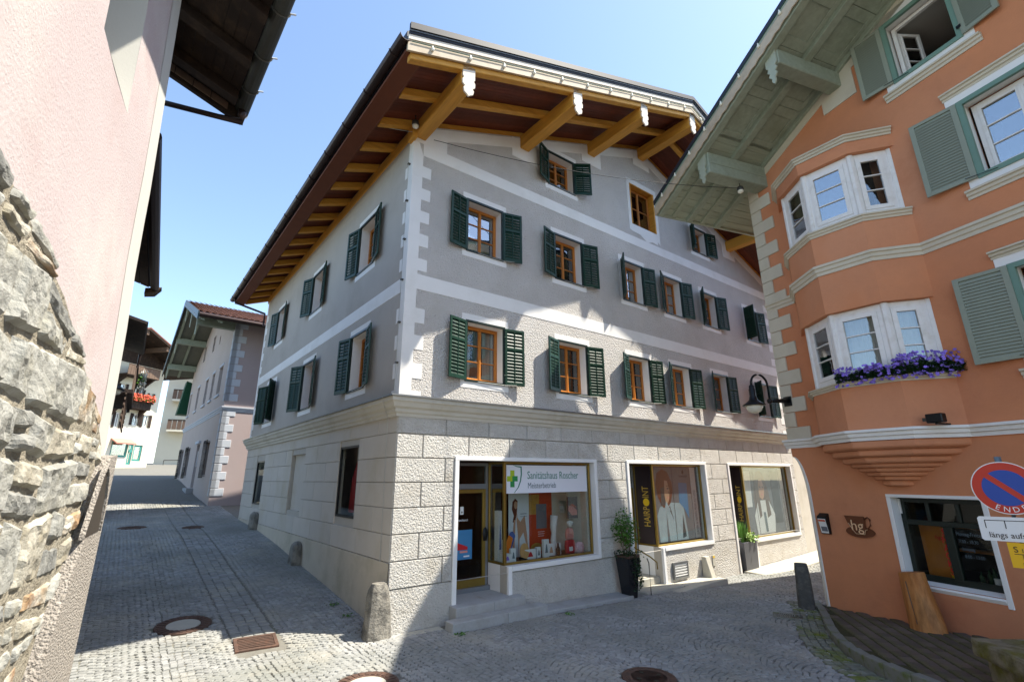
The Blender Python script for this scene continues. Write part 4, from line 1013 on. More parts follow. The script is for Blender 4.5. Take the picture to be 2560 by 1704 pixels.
m = MB(); m.extr([(-.02, .1), (.16, .1), (.2, .55), (.06, .6)], -.05, .0); part('orange_pad', m, 'orange_foam', t, bevel=.02); m = MB(); m.extr([(.0, 0), (.2, 0), (.3, .62), (.2, .7), (.12, .66)], .004, .05); part('blue_pad', m, 'blue_foam', t, bevel=.02)
t = thing('hot_water_bottle', 'red and pink hot water bottle at the right of the shop window', 'hot water bottle', HM @ T(5.0, .38, ZL))
m = MB(); m.extr([(-.14, .02), (.14, .02), (.16, .2), (.13, .34), (-.13, .34), (-.16, .2)], -.05, .05); part('lower_body', m, 'red_rubber', t, bevel=.03, seg=2)
m = MB(); m.extr([(-.125, .35), (.125, .35), (.13, .5), (.09, .62), (-.09, .62), (-.13, .5)], -.04, .04); part('upper_body', m, 'pink_rubber', t, bevel=.03, seg=2)
flat(t, 'label_card', 'card_white', rect(-.07, .05, .08, .18), -.053)
t = thing('plush_toy', 'small white plush dog head above the red hot water bottle', 'plush toy', HM @ T(5.1, .46, ZL+.62))
m = MB(); m.lathe([(.0001, 0), (.06, .02), (.085, .08), (.06, .15), (.0001, .17)], n=14); part('head', m, 'plush', t, smooth=True)
for s in (-1, 1):
    m = MB(); m.lathe([(.0001, 0), (.03, .02), (.025, .06), (.0001, .08)], (s*.085, 0, .07), 8); part('ear', m, 'plush', t, smooth=True)
    m = MB(); m.lathe([(.0001, 0), (.012, .01), (.0001, .02)], (s*.03, -.075, .085), 8); part('eye', m, 'black_iron', t)
m = MB(); m.lathe([(.0001, 0), (.018, .012), (.0001, .024)], (0, -.088, .045), 8); part('nose', m, 'black_iron', t)
t = thing('patterned_cushion', 'round pink patterned cushion at the right end of the shop window', 'cushion', HM @ T(5.3, .36, ZL))
m = MB(); m.lathe([(.0001, 0), (.13, .02), (.16, .12), (.12, .24), (.0001, .28)], n=16, fn=lambda X, Y_, Z: (X, Y_*.6, Z)); part('cover', m, 'plush_pink', t, smooth=True)
for k in range(9):
    a = random.uniform(-1, 1); m = MB(); m.lathe([(.0001, 0), (.022, .01), (.0001, .02)], (a*.11, -.085+abs(a)*.03, .05+.02*k), 7); part('petal_spot', m, ['petal_white', 'red_rubber', 'text_dark'][k % 3], t)
t = thing('stocking_leg', 'white stocking display leg in front of the orange poster', 'mannequin leg', HM @ T(4.66, .6, ZL+.02))
m = MB(); m.tube([(0, 0, 0), (-.01, 0, .12), (-.02, .0, .3), (.0, 0, .48), (-.01, 0, .62), (.03, 0, .9)], [.035, .045, .075, .06, .08, .1], 14); part('leg_form', m, 'card_white', t, smooth=True)
m = MB(); m.tube([(0, .02, .03), (-.03, -.08, .0), (-.05, -.16, -.01)], [.04, .04, .025], 10); part('foot', m, 'card_white', t, smooth=True)

# ---- steps and ledges before the shops
def slab(name, label, x0, x1, y0, y1, z0, z1, mt='granite', group='stone steps before the shops'):
    m = MB(); m.box(0, x1-x0, y0, y1, z0, z1); return single(name, m, mt, label, 'step', HM @ T(x0, 0, 0), group, bevel=.012)
slab('doorstep', 'upper granite step at the corner shop door, left slab', 1.3, 2.2, -.32, .70, .0, .33)
slab('doorstep', 'upper granite step at the corner shop door, right slab', 2.205, 3.0, -.32, -.062, .0, .33)
m = MB(); m.box(2.203, 2.748, -.062, .70, 0, .3285); part('entrance_floor', m, 'granite', house)
slab('doorstep', 'lower granite step at the corner shop door, left slab', 1.06, 2.33, -.62, -.324, -.2, .165)
slab('doorstep', 'lower granite step at the corner shop door, right slab', 2.335, 3.36, -.62, -.324, -.2, .165)
m = MB(); m.loft([[(x, y, z) for y, z in ((-.6, -.4), (-.064, -.4), (-.064, zt), (-.6, zt))] for x, zt in ((0, .03), (2.8, -.045))]); single('stone_ledge', m, 'granite', 'long pale granite ledge under the corner shop window', 'step', HM @ T(3.37, 0, 0), 'stone steps before the shops', bevel=.012)
m = MB(); m.box(0, 1.06, -.3, -.036, -.4, .02); single('concrete_base', m, 'concrete', 'rough mortar fillet at the foot of the house corner', 'base', HM @ T(.02, 0, 0), bevel=.03)
slab('entry_step', 'lower stone step behind the tall black planter', 6.9, 8.5, -.42, .78, -.5, -.12, 'concrete')
slab('entry_step', 'upper stone step behind the tall black planter', 7.0, 8.17, .12, .79, -.12, .06, 'concrete')
m = MB(); m.loft([[(x, y, z) for y, z in ((-.72, -.6), (-.43, -.6), (-.43, zt), (-.72, zt))] for x, zt in ((0, -.27), (2.0, -.14), (3.5, -.11))]); single('ramp_stone', m, 'concrete', 'low sloping stone ramp under the vent grille', 'ramp', HM @ T(6.7, 0, 0), bevel=.012)
m = MB(); m.box(8.52, 10.1, -.43, -.06, -.6, -.13); single('ramp_landing', m, 'concrete', 'flat stone landing below the vent grille', 'step', HM, bevel=.01)
m = MB(); m.extx([(-.46, -.5), (-.06, -.5), (-.06, .43), (-.2, .43)], 0, .22); single('wing_stone', m, 'concrete', 'upright wedge shaped stone at the end of the ramp', 'stone', HM @ T(9.98, 0, 0), bevel=.012)
m = MB(); m.loft([[(x, y, z) for y, z in ((-.95, -.7), (-.06, -.7), (-.06, zt), (-.95, zt-.03))] for x, zt in ((0, -.22), (2.2, -.17), (5.6, -.08))]); single('stone_ledge', m, 'concrete', 'pale raised ledge along the right hand shop front', 'step', HM @ T(12.3, 0, 0), bevel=.015)
# vent
t = thing('vent_grille', 'square metal vent grille low in the wall between the shop windows', 'vent', HM @ T(8.55, -.065, -.06))
bars(t, 'frame', None, 0, .7, 0, .45, .05, -.03, .03, 'zinc')
for k in range(5):
    m = MB(); m.box(.05, .65, -.02, .03, .065+k*.07, .095+k*.07, fn=lambda X, Y_, Z: (X, Y_, Z-(Y_)*.9)); part('louvre', m, 'card_white', t)
m = MB(); m.box(.05, .65, .02, .03, .05, .4); part('backing', m, 'black_iron', t)
t = thing('meter_plate', 'small pale plate with yellow mark right of the wedge stone', 'plate', HM @ T(10.6, -.042, .1)); m = MB(); m.box(0, .14, -.01, .01, 0, .3); part('plate', m, 'concrete', t); flat(t, 'mark', 'yellow_dot', rect(.02, .12, .22, .28), -.011)
# ------------------------------------------------------------------ orange house
oh = thing('orange_house', 'salmon orange house with polygonal bay window and sage green shutters', 'house', OM)
OR_ = 6.3
def ob(v): return 10.83+.43*min(v, 2*OR_-v)
UW, MW_, LW = (4.02, 5.16, 10.83, 12.27), (4.84, 6.3, 7.96, 9.52), (4.84, 6.3, 4.62, 6.17)
OS = (2.07, 3.54, .78, 2.33)
oclip = [lambda x, z: 10.87+.43*x-z, lambda x, z: 10.87+.43*(2*OR_-x)-z]
m = wall_mb(0, 12, 3.4, 14, [UW, MW_, LW], .3, oclip); part('wall', m, 'orange_plaster', oh)
m = wall_mb(.3, 12, -.9, 3.4, [OS], .25); part('ground_floor_wall', m, 'orange_plaster', oh)
crv = [(.3, -.9), (.3, 2.25)]+[(.3*math.cos(R(a)), 2.25+.95*math.sin(R(a))) for a in range(10, 91, 10)]
m = MB(); m.poly([(x, 0, z) for x, z in crv[1:]]+[(0, 0, 3.4), (.3, 0, 3.4)]); part('corner_spandrel', m, 'orange_plaster', oh)
m = MB()
for (xa, za), (xb, zb) in zip(crv, crv[1:]): m.poly([(xa, 0, za), (xb, 0, zb), (0, xb, zb), (0, xa, za)])
part('corner_chamfer', m, 'white_plaster', oh)
m = MB()
for (xa, za), (xb, zb) in zip(crv, crv[1:]): m.loft([[(xa-.002, y, za) for y in (-.006, .004)]+[(xa+.035, y, za) for y in (.004, -.006)], [(xb-.002, y, zb) for y in (-.006, .004)]+[(xb+.035, y, zb) for y in (.004, -.006)]], cap=False)
part('chamfer_edge', m, 'white_paint', oh)
m = MB(); m.poly([(0, 0, 3.2), (0, 18, 3.2), (0, 18, 10.9), (0, 0, 10.9)]); m.poly([(0, .3, -.9), (0, 18, -.9), (0, 18, 3.2), (0, .3, 3.2)]); m.poly([(12, 0, -.9), (12, 18, -.9), (12, 18, 11), (12, 0, 11)]); m.poly([(0, 18, -.9), (12, 18, -.9), (12, 18, 11), (OR_, 18, 13.5), (0, 18, 11)]); part('side_wall', m, 'orange_plaster', oh)
# quoins
zz = [(10.24, 10.62, 0), (9.88, 10.24, 1), (9.52, 9.88, 0), (9.17, 9.52, 1), (8.82, 9.17, 0), (8.46, 8.82, 1), (8.12, 8.46, 0), (7.76, 8.12, 1), (7.40, 7.76, 0), (7.15, 7.40, 1), (6.72, 6.94, 0), (6.36, 6.72, 1), (6.0, 6.36, 0), (5.66, 6.0, 1), (5.3, 5.66, 0), (4.95, 5.3, 1), (4.62, 4.95, 0), (4.26, 4.62, 1), (3.9, 4.26, 0), (3.6, 3.9, 1)]
for a, b, l in zz:
    m = MB(); m.box(-.035, .62 if l else .28, -.035, .3, a+.006, b-.006); part('quoin', m, 'beige_quoin', oh, bevel=.008)
m = MB()                                  # sloping border under the roof
for (P) in ([(.0, ob(0)-.3), (OR_, ob(OR_)-.3), (OR_, ob(OR_)+.02), (0, ob(0)+.02)],): m.extr(P, -.02, .01)
m.extr([(2.45, ob(2.7)-.75), (3.25, ob(2.7)-.75), (3.25, ob(3.2)-.2), (2.45, ob(2.5)-.2)], -.022, .01); m.extr([(.0, 10.3), (.22, 10.3), (.22, ob(.2)-.1), (0, ob(0)-.1)], -.021, .01)
part('rake_border', m, 'beige_quoin', oh)
# bay
BP = [(.80, 0), (1.27, .57), (2.17, .96), (3.13, .67), (3.66, 0)]
def bpath(off=0, f=1): return [(x, -o*f) for x, o in BP]
def inset(d):
    out = []
    P = bpath()
    for i in range(len(P)):
        def nrm(a, b):
            v = Vector((b[0]-a[0], b[1]-a[1])); v.normalize(); return Vector((v.y, -v.x))
        n1 = nrm(P[i-1], P[i]) if i else None; n2 = nrm(P[i], P[i+1]) if i < len(P)-1 else None
        if n1 and n2:
            k = (n1+n2).normalized(); k = k/k.dot(n1); out.append((P[i][0]-k.x*d, P[i][1]-k.y*d))
        else:
            k = n1 or n2; v = d/abs(k.x) if abs(k.x) > .1 else d
            out.append((P[i][0]-math.copysign(v, k.x), 0))
    return out
def closed(P): return P+[(P[-1][0], .25), (P[0][0], .25)]
for z0, z1 in ((3.4, 4.47), (6.06, 6.93), (7.16, 7.84), (9.49, 9.79)):
    m = MB(); m.extz(closed(bpath()), z0, z1); part('bay_wall', m, 'orange_plaster', oh)
m = MB(); m.extz(closed(bpath()), 6.93, 7.16); m.extz(closed(bpath()), 4.47, 4.575); m.extz(closed(bpath()), 7.84, 7.975); part('bay_band_core', m, 'beige_quoin', oh)
m = MB(); m.loft([[(x, y, 9.9) for x, y in closed(bpath())], [(2.2+(x-2.2)*.8, min(.2, y*.25), 9.98) for x, y in closed(bpath())]]); part('bay_roof', m, 'zinc_dark', oh)
def mould(z0, z1, pr): h = z1-z0; return [(-.01, z0), (pr*.25, z0), (pr*.3, z0+h*.3), (pr*.6, z0+h*.38), (pr*.65, z0+h*.68), (pr, z0+h*.75), (pr, z1-.005), (-.01, z1)]
def ext_path(): return [(-.03, -.0)]+[(x, y) for x, y in bpath()]+[(12, 0)]
# belt course and ground-floor cornice run along the wall and round the bay
P = ext_path(); m = MB(); m.sweep(P, mould(6.93, 7.16, .09)); part('belt_course', m, 'beige_quoin', oh)
m = MB(); m.sweep([(-.12, 0), (.72, 0)]+[(x, -o*.97) for x, o in BP[1:]]+[(12, 0)], mould(3.40, 3.61, .13)); part('cornice', m, 'white_plaster', oh)
Pb = [(BP[0][0]-.02, 0)]+bpath()[1:4]+[(BP[4][0]+.02, 0)]
for nm, a, b, pr in (('bay_sill', 4.46, 4.58, .09), ('bay_sill', 7.83, 7.98, .09), ('bay_cornice', 9.77, 9.92, .1)):
    m = MB(); m.sweep(bpath(), mould(a, b, pr)); part(nm, m, 'beige_quoin', oh)
IN = inset(.11)
m = MB()
for z0, z1 in ((4.58, 6.06), (7.975, 9.49)):
    a, b = IN[0], IN[1]; m.loft([[(a[0]-.03, .1, z0), (b[0], b[1], z0), (b[0]+.06, b[1]+.03, z0), (a[0]+.03, .1, z0)], [(a[0]-.03, .1, z1), (b[0], b[1], z1), (b[0]+.06, b[1]+.03, z1), (a[0]+.03, .1, z1)]])
part('bay_side_panel', m, 'orange_plaster', oh)
for fl, (z0, z1) in enumerate(((4.582, 6.055), (7.978, 9.485))):
    for k in (1, 2, 3):
        a = Vector((*IN[k], 0)); b = Vector((*IN[k+1], 0)); d = (b-a); L = d.length; d.normalize()
        mx = frame(a, d, Vector((-d.y, d.x, 0)))
        f = .115
        window(oh, mx, .0, L, z0, z1, rec=0, wood='bay_white', rows=3, leaves=1, pmat='glass_sky' if (fl == 1 and k == 2) else 'glass', curtain=0 if fl else 2, fw=f, room=.3)
    for k in (1, 2, 3, 4):
        q = IN[k]; m = MB(); m.lathe([(.075, z0+.002), (.075, z1-.002)], (q[0], q[1]+.045, 0), 8); part('bay_post', m, 'bay_white', oh)
    m = MB(); m.extz([(x, y+.42) if i in (1, 2, 3) else (x, y) for i, (x, y) in enumerate(IN)]+[(IN[-1][0], .3), (IN[0][0], .3)], z0+.01, z1-.01) if False else None
# corbel under the bay
cz = [3.4, 3.23, 3.1, 2.98, 2.9, 2.82, 2.74, 2.66, 2.55]; cs = [.985, .86, .72, .6, .5, .41, .31, .2]
for k in range(8):
    f = cs[k]; g = f*.92
    Pt = [(2.28+(x-2.28)*f, y*f) for x, y in bpath()]; Pl = [(2.28+(x-2.28)*g, y*g) for x, y in bpath()]
    Pt = [Pt[0]]+Pt[1:4]+[Pt[4]]
    m = MB(); m.loft([[(x, y, cz[k+1]) for x, y in Pl+[(Pl[-1][0], .1), (Pl[0][0], .1)]], [(x, y, (cz[k+1]*.75+cz[k]*.25)) for x, y in Pt+[(Pt[-1][0], .1), (Pt[0][0], .1)]], [(x, y, cz[k]+.002) for x, y in Pt+[(Pt[-1][0], .1), (Pt[0][0], .1)]]])
    part('corbel_step', m, 'orange_plaster', oh, bevel=.02)
# shuttered windows at the right
def owindow(q, angl, angr, rows, openleaf=False, head=True):
    x0, x1, z0, z1 = q
    m = MB(); m.box(x0-.2, x1+.2, -.02, .01, z0-.2, z0-.045); m.box(x0-.2, x1+.2, -.02, .01, z1+.045, z1+.24)
    for a, b in ((x0-.2, x0-.045), (x1+.045, x1+.2)): m.box(a, b, -.02, .01, z0-.045, z1+.045)
    part('window_surround', m, 'white_plaster', oh)
    m = MB(); m.sweep([(x0-.27, 0), (x1+.27, 0)], mould(z0-.36, z0-.19, .1)); part('sill_moulding', m, 'beige_quoin', oh)
    if head: m = MB(); m.sweep([(x0-.22, 0), (x1+.22, 0)], mould(z1+.2, z1+.34, .12)); part('head_moulding', m, 'beige_quoin', oh)
    bars(oh, 'shutter_frame', None, x0-.045, x1+.045, z0-.045, z1+.045, .09, -.045, .02, 'sage_frame')
    m = MB()
    for X in (x0+.003, x1-.003): m.poly([(X, -.004, z0), (X, .262, z0), (X, .262, z1), (X, -.004, z1)])
    m.poly([(x0, 0, z1-.003), (x1, 0, z1-.003), (x1, .26, z1-.003), (x0, .26, z1-.003)]); m.poly([(x0, 0, z0+.003), (x1, 0, z0+.003), (x1, .26, z0+.003), (x0, .26, z0+.003)]); part('reveal', m, 'white_plaster', oh)
    if not openleaf: window(oh, None, x0+.05, x1-.05, z0+.03, z1-.05, rec=.22, wood='bay_white', rows=rows, leaves=2, pmat='glass_sky', curtain=0, fw=.075, room=.9)
    else:
        bars(oh, 'window', None, x0+.04, x1-.04, z0+.02, z1-.04, .07, .2, .27, 'bay_white')
        m = MB(); D = 3.2; a, b, c, d = x0-1, x1+1.6, z0-.8, z1+.05
        m.poly([(a, D, c), (b, D, c), (b, D, d), (a, D, d)]); part('room_wall', m, 'interior', oh)
        m = MB(); m.poly([(a, .3, d), (b, .3, d), (b, D, d), (a, D, d)]); m.poly([(a, .3, c), (a, D, c), (a, D, d), (a, .3, d)]); part('room_ceiling', m, 'cream_plaster', oh)
        mx = T(x0+.11, .28, z0+.1) @ RZ(72)
        window(oh, mx, 0, .5, 0, z1-z0-.25, rec=0, wood='bay_white', rows=3, leaves=1, curtain=0, fw=.045, room=0)
        for k in range(14):
            m = MB(); cx, cz_ = x0+.5+random.uniform(0, 1.3), z0+.1+random.uniform(0, .9); P = [(cx+random.uniform(.05, .16)*math.cos(a_), cz_+random.uniform(.04, .1)*math.sin(a_)) for a_ in [j*.9 for j in range(7)]]
            m.extr(P, D-.02, D-.01); part('wall_leaf', m, 'leaf' if k % 2 else 'leaf_dark', oh)
    wd = (x1-x0)/2+.02
    for side, ang, hx in ((-1, angl, x0-.045), (1, angr, x1+.045)):
        s = shutter(oh, None, hx, side, z0-.02, z1-z0+.05, wd, ang, 'sage_shutter', True, pitch=.058, mid=0, rod=False, y=-.05, st=.085)
        m = MB(); m.lathe([(.0001, 0), (.025, .005), (.022, .03), (.0001, .035)], (wd-.05, 0, .52*(z1-z0)), 10, fn=lambda X, Y_, Z: (X, -.02+0*Y_-(Z-.52*(z1-z0)), .52*(z1-z0)+Y_)); part('knob', m, 'black_iron', s)
        for zz_ in (.14*(z1-z0), .86*(z1-z0)): m = MB(); m.box(-.05, .03, -.035, -.02, zz_-.035, zz_+.035); part('hinge', m, 'black_iron', s, bevel=.008)
    m = MB(); m.tube([(x0+.25, -.05, z0-.01), (x0-.2, -.05-math.sin(R(angl))*.25-.02, z0+.03)], .006, 5); part('shutter_stay', m, 'black_iron', oh)
owindow(UW, 8, 7, 3, True, False); owindow(MW_, 8, 8, 3); owindow(LW, 7, 8, 3)
# cafe window
x0, x1, z0, z1 = OS
m = MB(); m.box(x0-.08, x1+.08, -.018, .01, z1, z1+.06); m.box(x0-.08, x0, -.018, .01, z0-.14, z1); m.box(x1, x1+.08, -.018, .01, z0-.14, z1); m.extx([(-.03, z0-.03), (.02, z0-.13), (.02, z0), (.0, z0)], x0, x1); part('window_surround', m, 'white_paint', oh, bevel=.006)
m = MB()
for X in (x0+.003, x1-.003): m.poly([(X, 0, z0), (X, .25, z0), (X, .25, z1), (X, 0, z1)])
m.poly([(x0, 0, z1-.003), (x1, 0, z1-.003), (x1, .25, z1-.003), (x0, .25, z1-.003)]); m.poly([(x0, -.02, z0-.02), (x1, -.02, z0-.02), (x1, .25, z0+.06), (x0, .25, z0+.06)]); part('reveal', m, 'white_paint', oh)
m = MB(); f = .085; a, b, c, d = x0+.005, x1-.005, z0+.05, z1-.005; ztr = 1.87
m.box(a, a+f, .2, .27, c, d); m.box(b-f, b, .2, .27, c, d); m.box(a+f, b-f, .2, .27, d-f, d); m.box(a+f, b-f, .2, .27, c, c+f*1.3); m.box(a+f, b-f, .19, .28, ztr-.045, ztr+.045)
c1 = (a+b)/2+.02; m.box(c1-.07, c1+.07, .19, .28, c+f, ztr-.045)
for k in (1, 2): xx = a+(b-a)*k/3; m.box(xx-.03, xx+.03, .2, .27, ztr+.045, d-f)
cw = part('cafe_window', m, 'shop_green', oh, bevel=.006)
def paneb(xa, xb, za, zb): mm = MB(); mm.box(xa, xb, .232, .237, za, zb); part('pane', mm, 'shop_glass', cw)
paneb(a+f, c1-.07, c+f*1.3, ztr-.045); paneb(c1+.07, b-f, c+f*1.3, ztr-.045)
xs_ = [a+f, a+(b-a)/3-.03, a+(b-a)/3+.03, a+(b-a)*2/3-.03, a+(b-a)*2/3+.03, b-f]
for k in range(3): paneb(xs_[2*k], xs_[2*k+1], ztr+.045, d-f)
m = MB(); D = 2.4; A_, B_, C_, D_ = x0-.6, x1+.8, .3, 2.7
m.poly([(A_, D, C_), (B_, D, C_), (B_, D, D_), (A_, D, D_)]); m.poly([(A_, .3, C_), (A_, D, C_), (A_, D, D_), (A_, .3, D_)]); m.poly([(B_, .3, C_), (B_, D, C_), (B_, D, D_), (B_, .3, D_)]); m.poly([(A_, .3, D_), (B_, .3, D_), (B_, D, D_), (A_, D, D_)]); m.poly([(A_, .3, .8), (B_, .3, .8), (B_, D, .8), (A_, D, .8)]); part('cafe_room', m, 'interior', oh)
m = MB(); m.box(x0+.1, x0+.5, .5, .53, .85, 1.85); part('inner_panel', m, 'window_wood', oh)
for k, ch in enumerate('SNACKS'): place_text(oh, ch, .165, 'neon_red', x0+.66+.0*k, .228, 1.72-.135*k, align='CENTER', sx=.9)
for k, (tx, sz) in enumerate((('Montag-Freitag', .085), ('7:30 - 18:30', .08), ('Samstag', .08), ('8:00 - 13:00', .08))): place_text(oh, tx, sz, 'text_grey', c1+.1+.02*k, .228, 1.72-.125*k, sx=.75)
place_text(oh, 'hg', .1, 'neon_red', x0+.35, .49, 1.6)
m = MB(); m.box(a+.005, a+.04, .17, .2, 2.02, 2.3); part('alarm_sensor', m, 'card_white', oh)
t = thing('flower_pot', 'small yellow pot inside the cafe window', 'flower pot', OM @ T(x0+.55, .5, .86)); m = MB(); m.lathe([(.05, 0), (.075, .12), (.08, .12), (.07, .1), (.0001, .1)], n=14); part('pot', m, 'yellow_dot', t)
m = MB(); m.tube([(0, 0, .1), (.02, 0, .3), (0, 0, .42)], .01, 5); part('stem', m, 'leaf', t)
t = thing('drinking_glass', 'pale jars inside the right pane of the cafe window', 'jar', OM @ T(c1+.42, .5, .86)); m = MB(); m.lathe([(.05, 0), (.055, .14), (.0001, .14)], n=12); part('jar', m, 'card_white', t)

for k in range(4):
    m = MB(); h_ = .2+.05*(k % 3); m.lathe([(.0001, 0), (.035, 0), (.036, h_*.6), (.014, h_*.78), (.013, h_), (.0001, h_)], n=12)
    single('bottle', m, 'leaf_dark', ['leftmost dark bottle inside the right pane of the cafe window', 'second dark bottle from the left in the cafe window', 'tallest dark bottle inside the right pane of the cafe window', 'dark bottle nearest the pale jar in the cafe window'][k], 'bottle', OM @ T(c1+.14+.1*k, .6+.05*(k % 2), .86), 'bottles inside the cafe window', smooth=True)
m = MB(); m.box(x0-.3, x1+.5, 1.6, 1.9, 1.25, 1.29); m.box(x0-.3, x1+.5, 1.6, 1.9, 1.7, 1.74); part('back_shelf', m, 'window_wood', oh)
# ---- roof of the orange house
OF, OE, OB = -2.2, -1.40, 18.5
def orb(m, X0, X1, y0, y1, h0, h1): m.loft([[(X, y, ob(X)+h) for y, h in ((y0, h0), (y1, h0), (y1, h1), (y0, h1))] for X in (X0, X1)]); return m
for X0, X1 in ((OE, OR_), (OR_, 2*OR_-OE)): part('roof_slope', orb(MB(), X0, X1, OF, OB, .14, .44), 'roof_metal', oh)
part('verge_trim', orb(MB(), OE-.02, OR_, OF-.05, OF+.01, .34, .47), 'roof_metal', oh); part('verge_board', orb(MB(), OE, OR_, OF-.02, OF+.03, .02, .34), 'sage_light', oh)
# scalloped board
m = MB(); n = 64; L = OR_-OE; top = []; bot = []
for k in range(n+1):
    X = OE+L*k/n; top.append((X, ob(X)+.22)); bot.append((X, ob(X)-.03-(.035 if k % 2 else 0)))
m.extr(top+bot[::-1], OF-.05, OF-.022); part('scalloped_board', m, 'fascia_wood', oh)
for y in (OF+.12, -1.06, .0): part('rafter', orb(MB(), OE+.05, OR_, y-.1, y+.1, -.09, .08), 'sage_paint', oh, bevel=.01)
v = .95
while v < OR_-.3:
    if abs(v+.6-2.85) < .0: pass
    for (ya, yb) in ((OF+.22, -1.16), (-.96, -.1)):
        v1 = v+1.02
        m = MB(); orb(m, v, v1, ya, yb, .06, .1); b = .12
        orb(m, v, v1, ya, ya+b, .03, .06); orb(m, v, v1, yb-b, yb, .03, .06); orb(m, v, v+.2, ya+b, yb-b, .03, .06); orb(m, v1-.2, v1, ya+b, yb-b, .03, .06)
        part('soffit_panel', m, 'sage_paint', oh, bevel=.006)
    v += 1.03
k = 0
v = OE+.04
while v < .9:
    part('soffit_board', orb(MB(), v+.004, v+.196, OF+.2, OB-.2, .03, .07), 'sage_board', oh, bevel=.004); v += .2
for y in (-1.62, -.55): part('rafter', orb(MB(), OE+.05, .4, y-.07, y+.07, -.03, .03), 'sage_board', oh)
# purlins
for (xa, xb, h) in ((.22, .62, .62), (2.66, 2.98, .40), (5.2, 5.5, .4)):
    xm = (xa+xb)/2; zt = ob(xm)+.02
    m = MB(); m.loft([[(x, y, z) for x, z in ((xa, zt-h), (xb, zt-h), (xb, zt), (xa, zt))] for y in (-2.0, .3)]); part('purlin', m, 'sage_paint', oh, bevel=.02)
    if h > .5: m = MB(); m.loft([[(x, y, z) for x, z in ((xa-.01, zt-.33), (xb+.01, zt-.33), (xb+.01, zt-.30), (xa-.01, zt-.30))] for y in (-1.98, .2)]); part('purlin_strip', m, 'sage_board', oh)
    w_ = .14; P = [(-w_, .1), (w_, .1), (w_, -.3), (w_*.6, -.36), (w_*.9, -.44), (w_*.5, -.5), (w_*.75, -.58), (w_*.3, -.66), (w_*.35, -.74), (0, -.82), (-w_*.35, -.74), (-w_*.3, -.66), (-w_*.75, -.58), (-w_*.5, -.5), (-w_*.9, -.44), (-w_*.6, -.36), (-w_, -.3)]
    m = MB(); m.extr([(xm+x, zt+z-.05) for x, z in P], -2.05, -2.015); part('carved_board', m, 'sage_light', oh)
gutter([(OE-.06, OB, ob(OE)+.26), (OE-.06, OF+.45, ob(OE)+.26)], .1, 'gutter_metal', oh)
m = MB(); m.box(OE-.02, OE+.04, OF+.02, OB, ob(OE)-.02, ob(OE)+.3); part('eave_board', m, 'sage_light', oh)

# ---- things on the orange house
t = thing('wall_lamp', 'black bell shaped street lamp on an arched bracket at the orange house corner', 'wall lamp', OM @ T(.16, 0, 0))
m = MB(); m.box(-.11, .11, -.055, -.036, 4.42, 4.66); part('wall_plate', m, 'black_iron', t, bevel=.006)
m = MB(); m.tube([(0, -.05, 4.56), (0, -.3, 4.54), (0, -.64, 4.52)], [.075, .05, .035], 10); part('arm', m, 'black_iron', t, smooth=True)
m = MB(); m.tube([(0, -.64, 4.5), (0, -.64, 4.9)]+[(0, -.9+.265*math.cos(R(a)), 4.9+.265*math.sin(R(a))) for a in range(15, 180, 15)]+[(0, -1.165, 4.86)], .027, 10); part('bracket_arch', m, 'black_iron', t, smooth=True)
m = MB(); m.lathe([(.0001, -.07), (.055, -.045), (.065, 0), (.055, .045), (.0001, .07)], (0, -.64, 4.52), 12); part('joint_ball', m, 'black_iron', t, smooth=True)
m = MB(); m.lathe([(.03, .5), (.06, .46), (.062, .40), (.075, .38), (.07, .22), (.10, .12), (.18, .05), (.26, .0), (.255, -.02), (.2, .02), (.0001, .05)], (0, -1.165, 4.40), 24); part('shade', m, 'black_iron', t, smooth=True)
m = MB(); m.lathe([(.185, .0), (.19, -.06), (.14, -.15), (.07, -.19), (.0001, -.2)], (0, -1.165, 4.40), 20); part('glass_globe', m, 'lamp_glass', t, smooth=True)
t = thing('floodlight', 'small black floodlight on the cornice under the bay window', 'floodlight', OM @ T(3.52, -.62, 3.66)); m = MB(); m.box(-.13, .13, -.07, .07, -.02, .14); part('housing', m, 'black_iron', t, bevel=.015); m = MB(); m.box(-.2, -.13, -.03, .03, .02, .08); part('sensor', m, 'zinc_dark', t); m = MB(); m.box(-.02, .02, -.02, .35, -.05, -.02); part('bracket', m, 'black_iron', t)
t = thing('menu_box', 'small black menu box with white sheet on the orange wall', 'menu box', OM @ T(.46, 0, 1.5))
m = MB(); m.loft([[(x, y, z) for y, z in ((0, 0), (-.05, 0), (-.12, .36), (0, .44))] for x in (0, .22)]); part('case', m, 'black_iron', t, bevel=.005)
m = MB(); mxm = Matrix.Rotation(math.atan2(.07, .36), 4, 'X')
flat(t, 'menu_sheet', 'card_white', rect(.02, .2, .02, .33), -.002, mx=T(0, -.052, .0) @ mxm); flat(t, 'menu_header', 'petal_red', rect(.03, .19, .27, .31), -.006, mx=T(0, -.052, .0) @ mxm); flat(t, 'menu_text', 'poster_grey', rect(.05, .19, .06, .16), -.006, mx=T(0, -.052, .0) @ mxm)
t = thing('cup_sign', 'brown wooden coffee cup sign on the orange wall', 'sign', OM @ T(1.34, -.012, 1.5) @ Matrix.Scale(.92, 4))
flat(t, 'saucer', 'burnt_wood', ell(0, .12, .33, .12, 28), 0, .02); flat(t, 'cup', 'burnt_wood', [(-.30, .46), (.16, .46), (.17, .4), (.15, .17), (.12, .08), (-.08, .08), (-.15, .17), (-.24, .30)], -.021, .02)
m = MB(); m.tube([(.15, -.03, .40), (.23, -.03, .45), (.28, -.03, .40), (.27, -.03, .28), (.2, -.03, .20), (.14, -.03, .22)], .016, 8); part('cup_handle', m, 'burnt_wood', t, smooth=True)
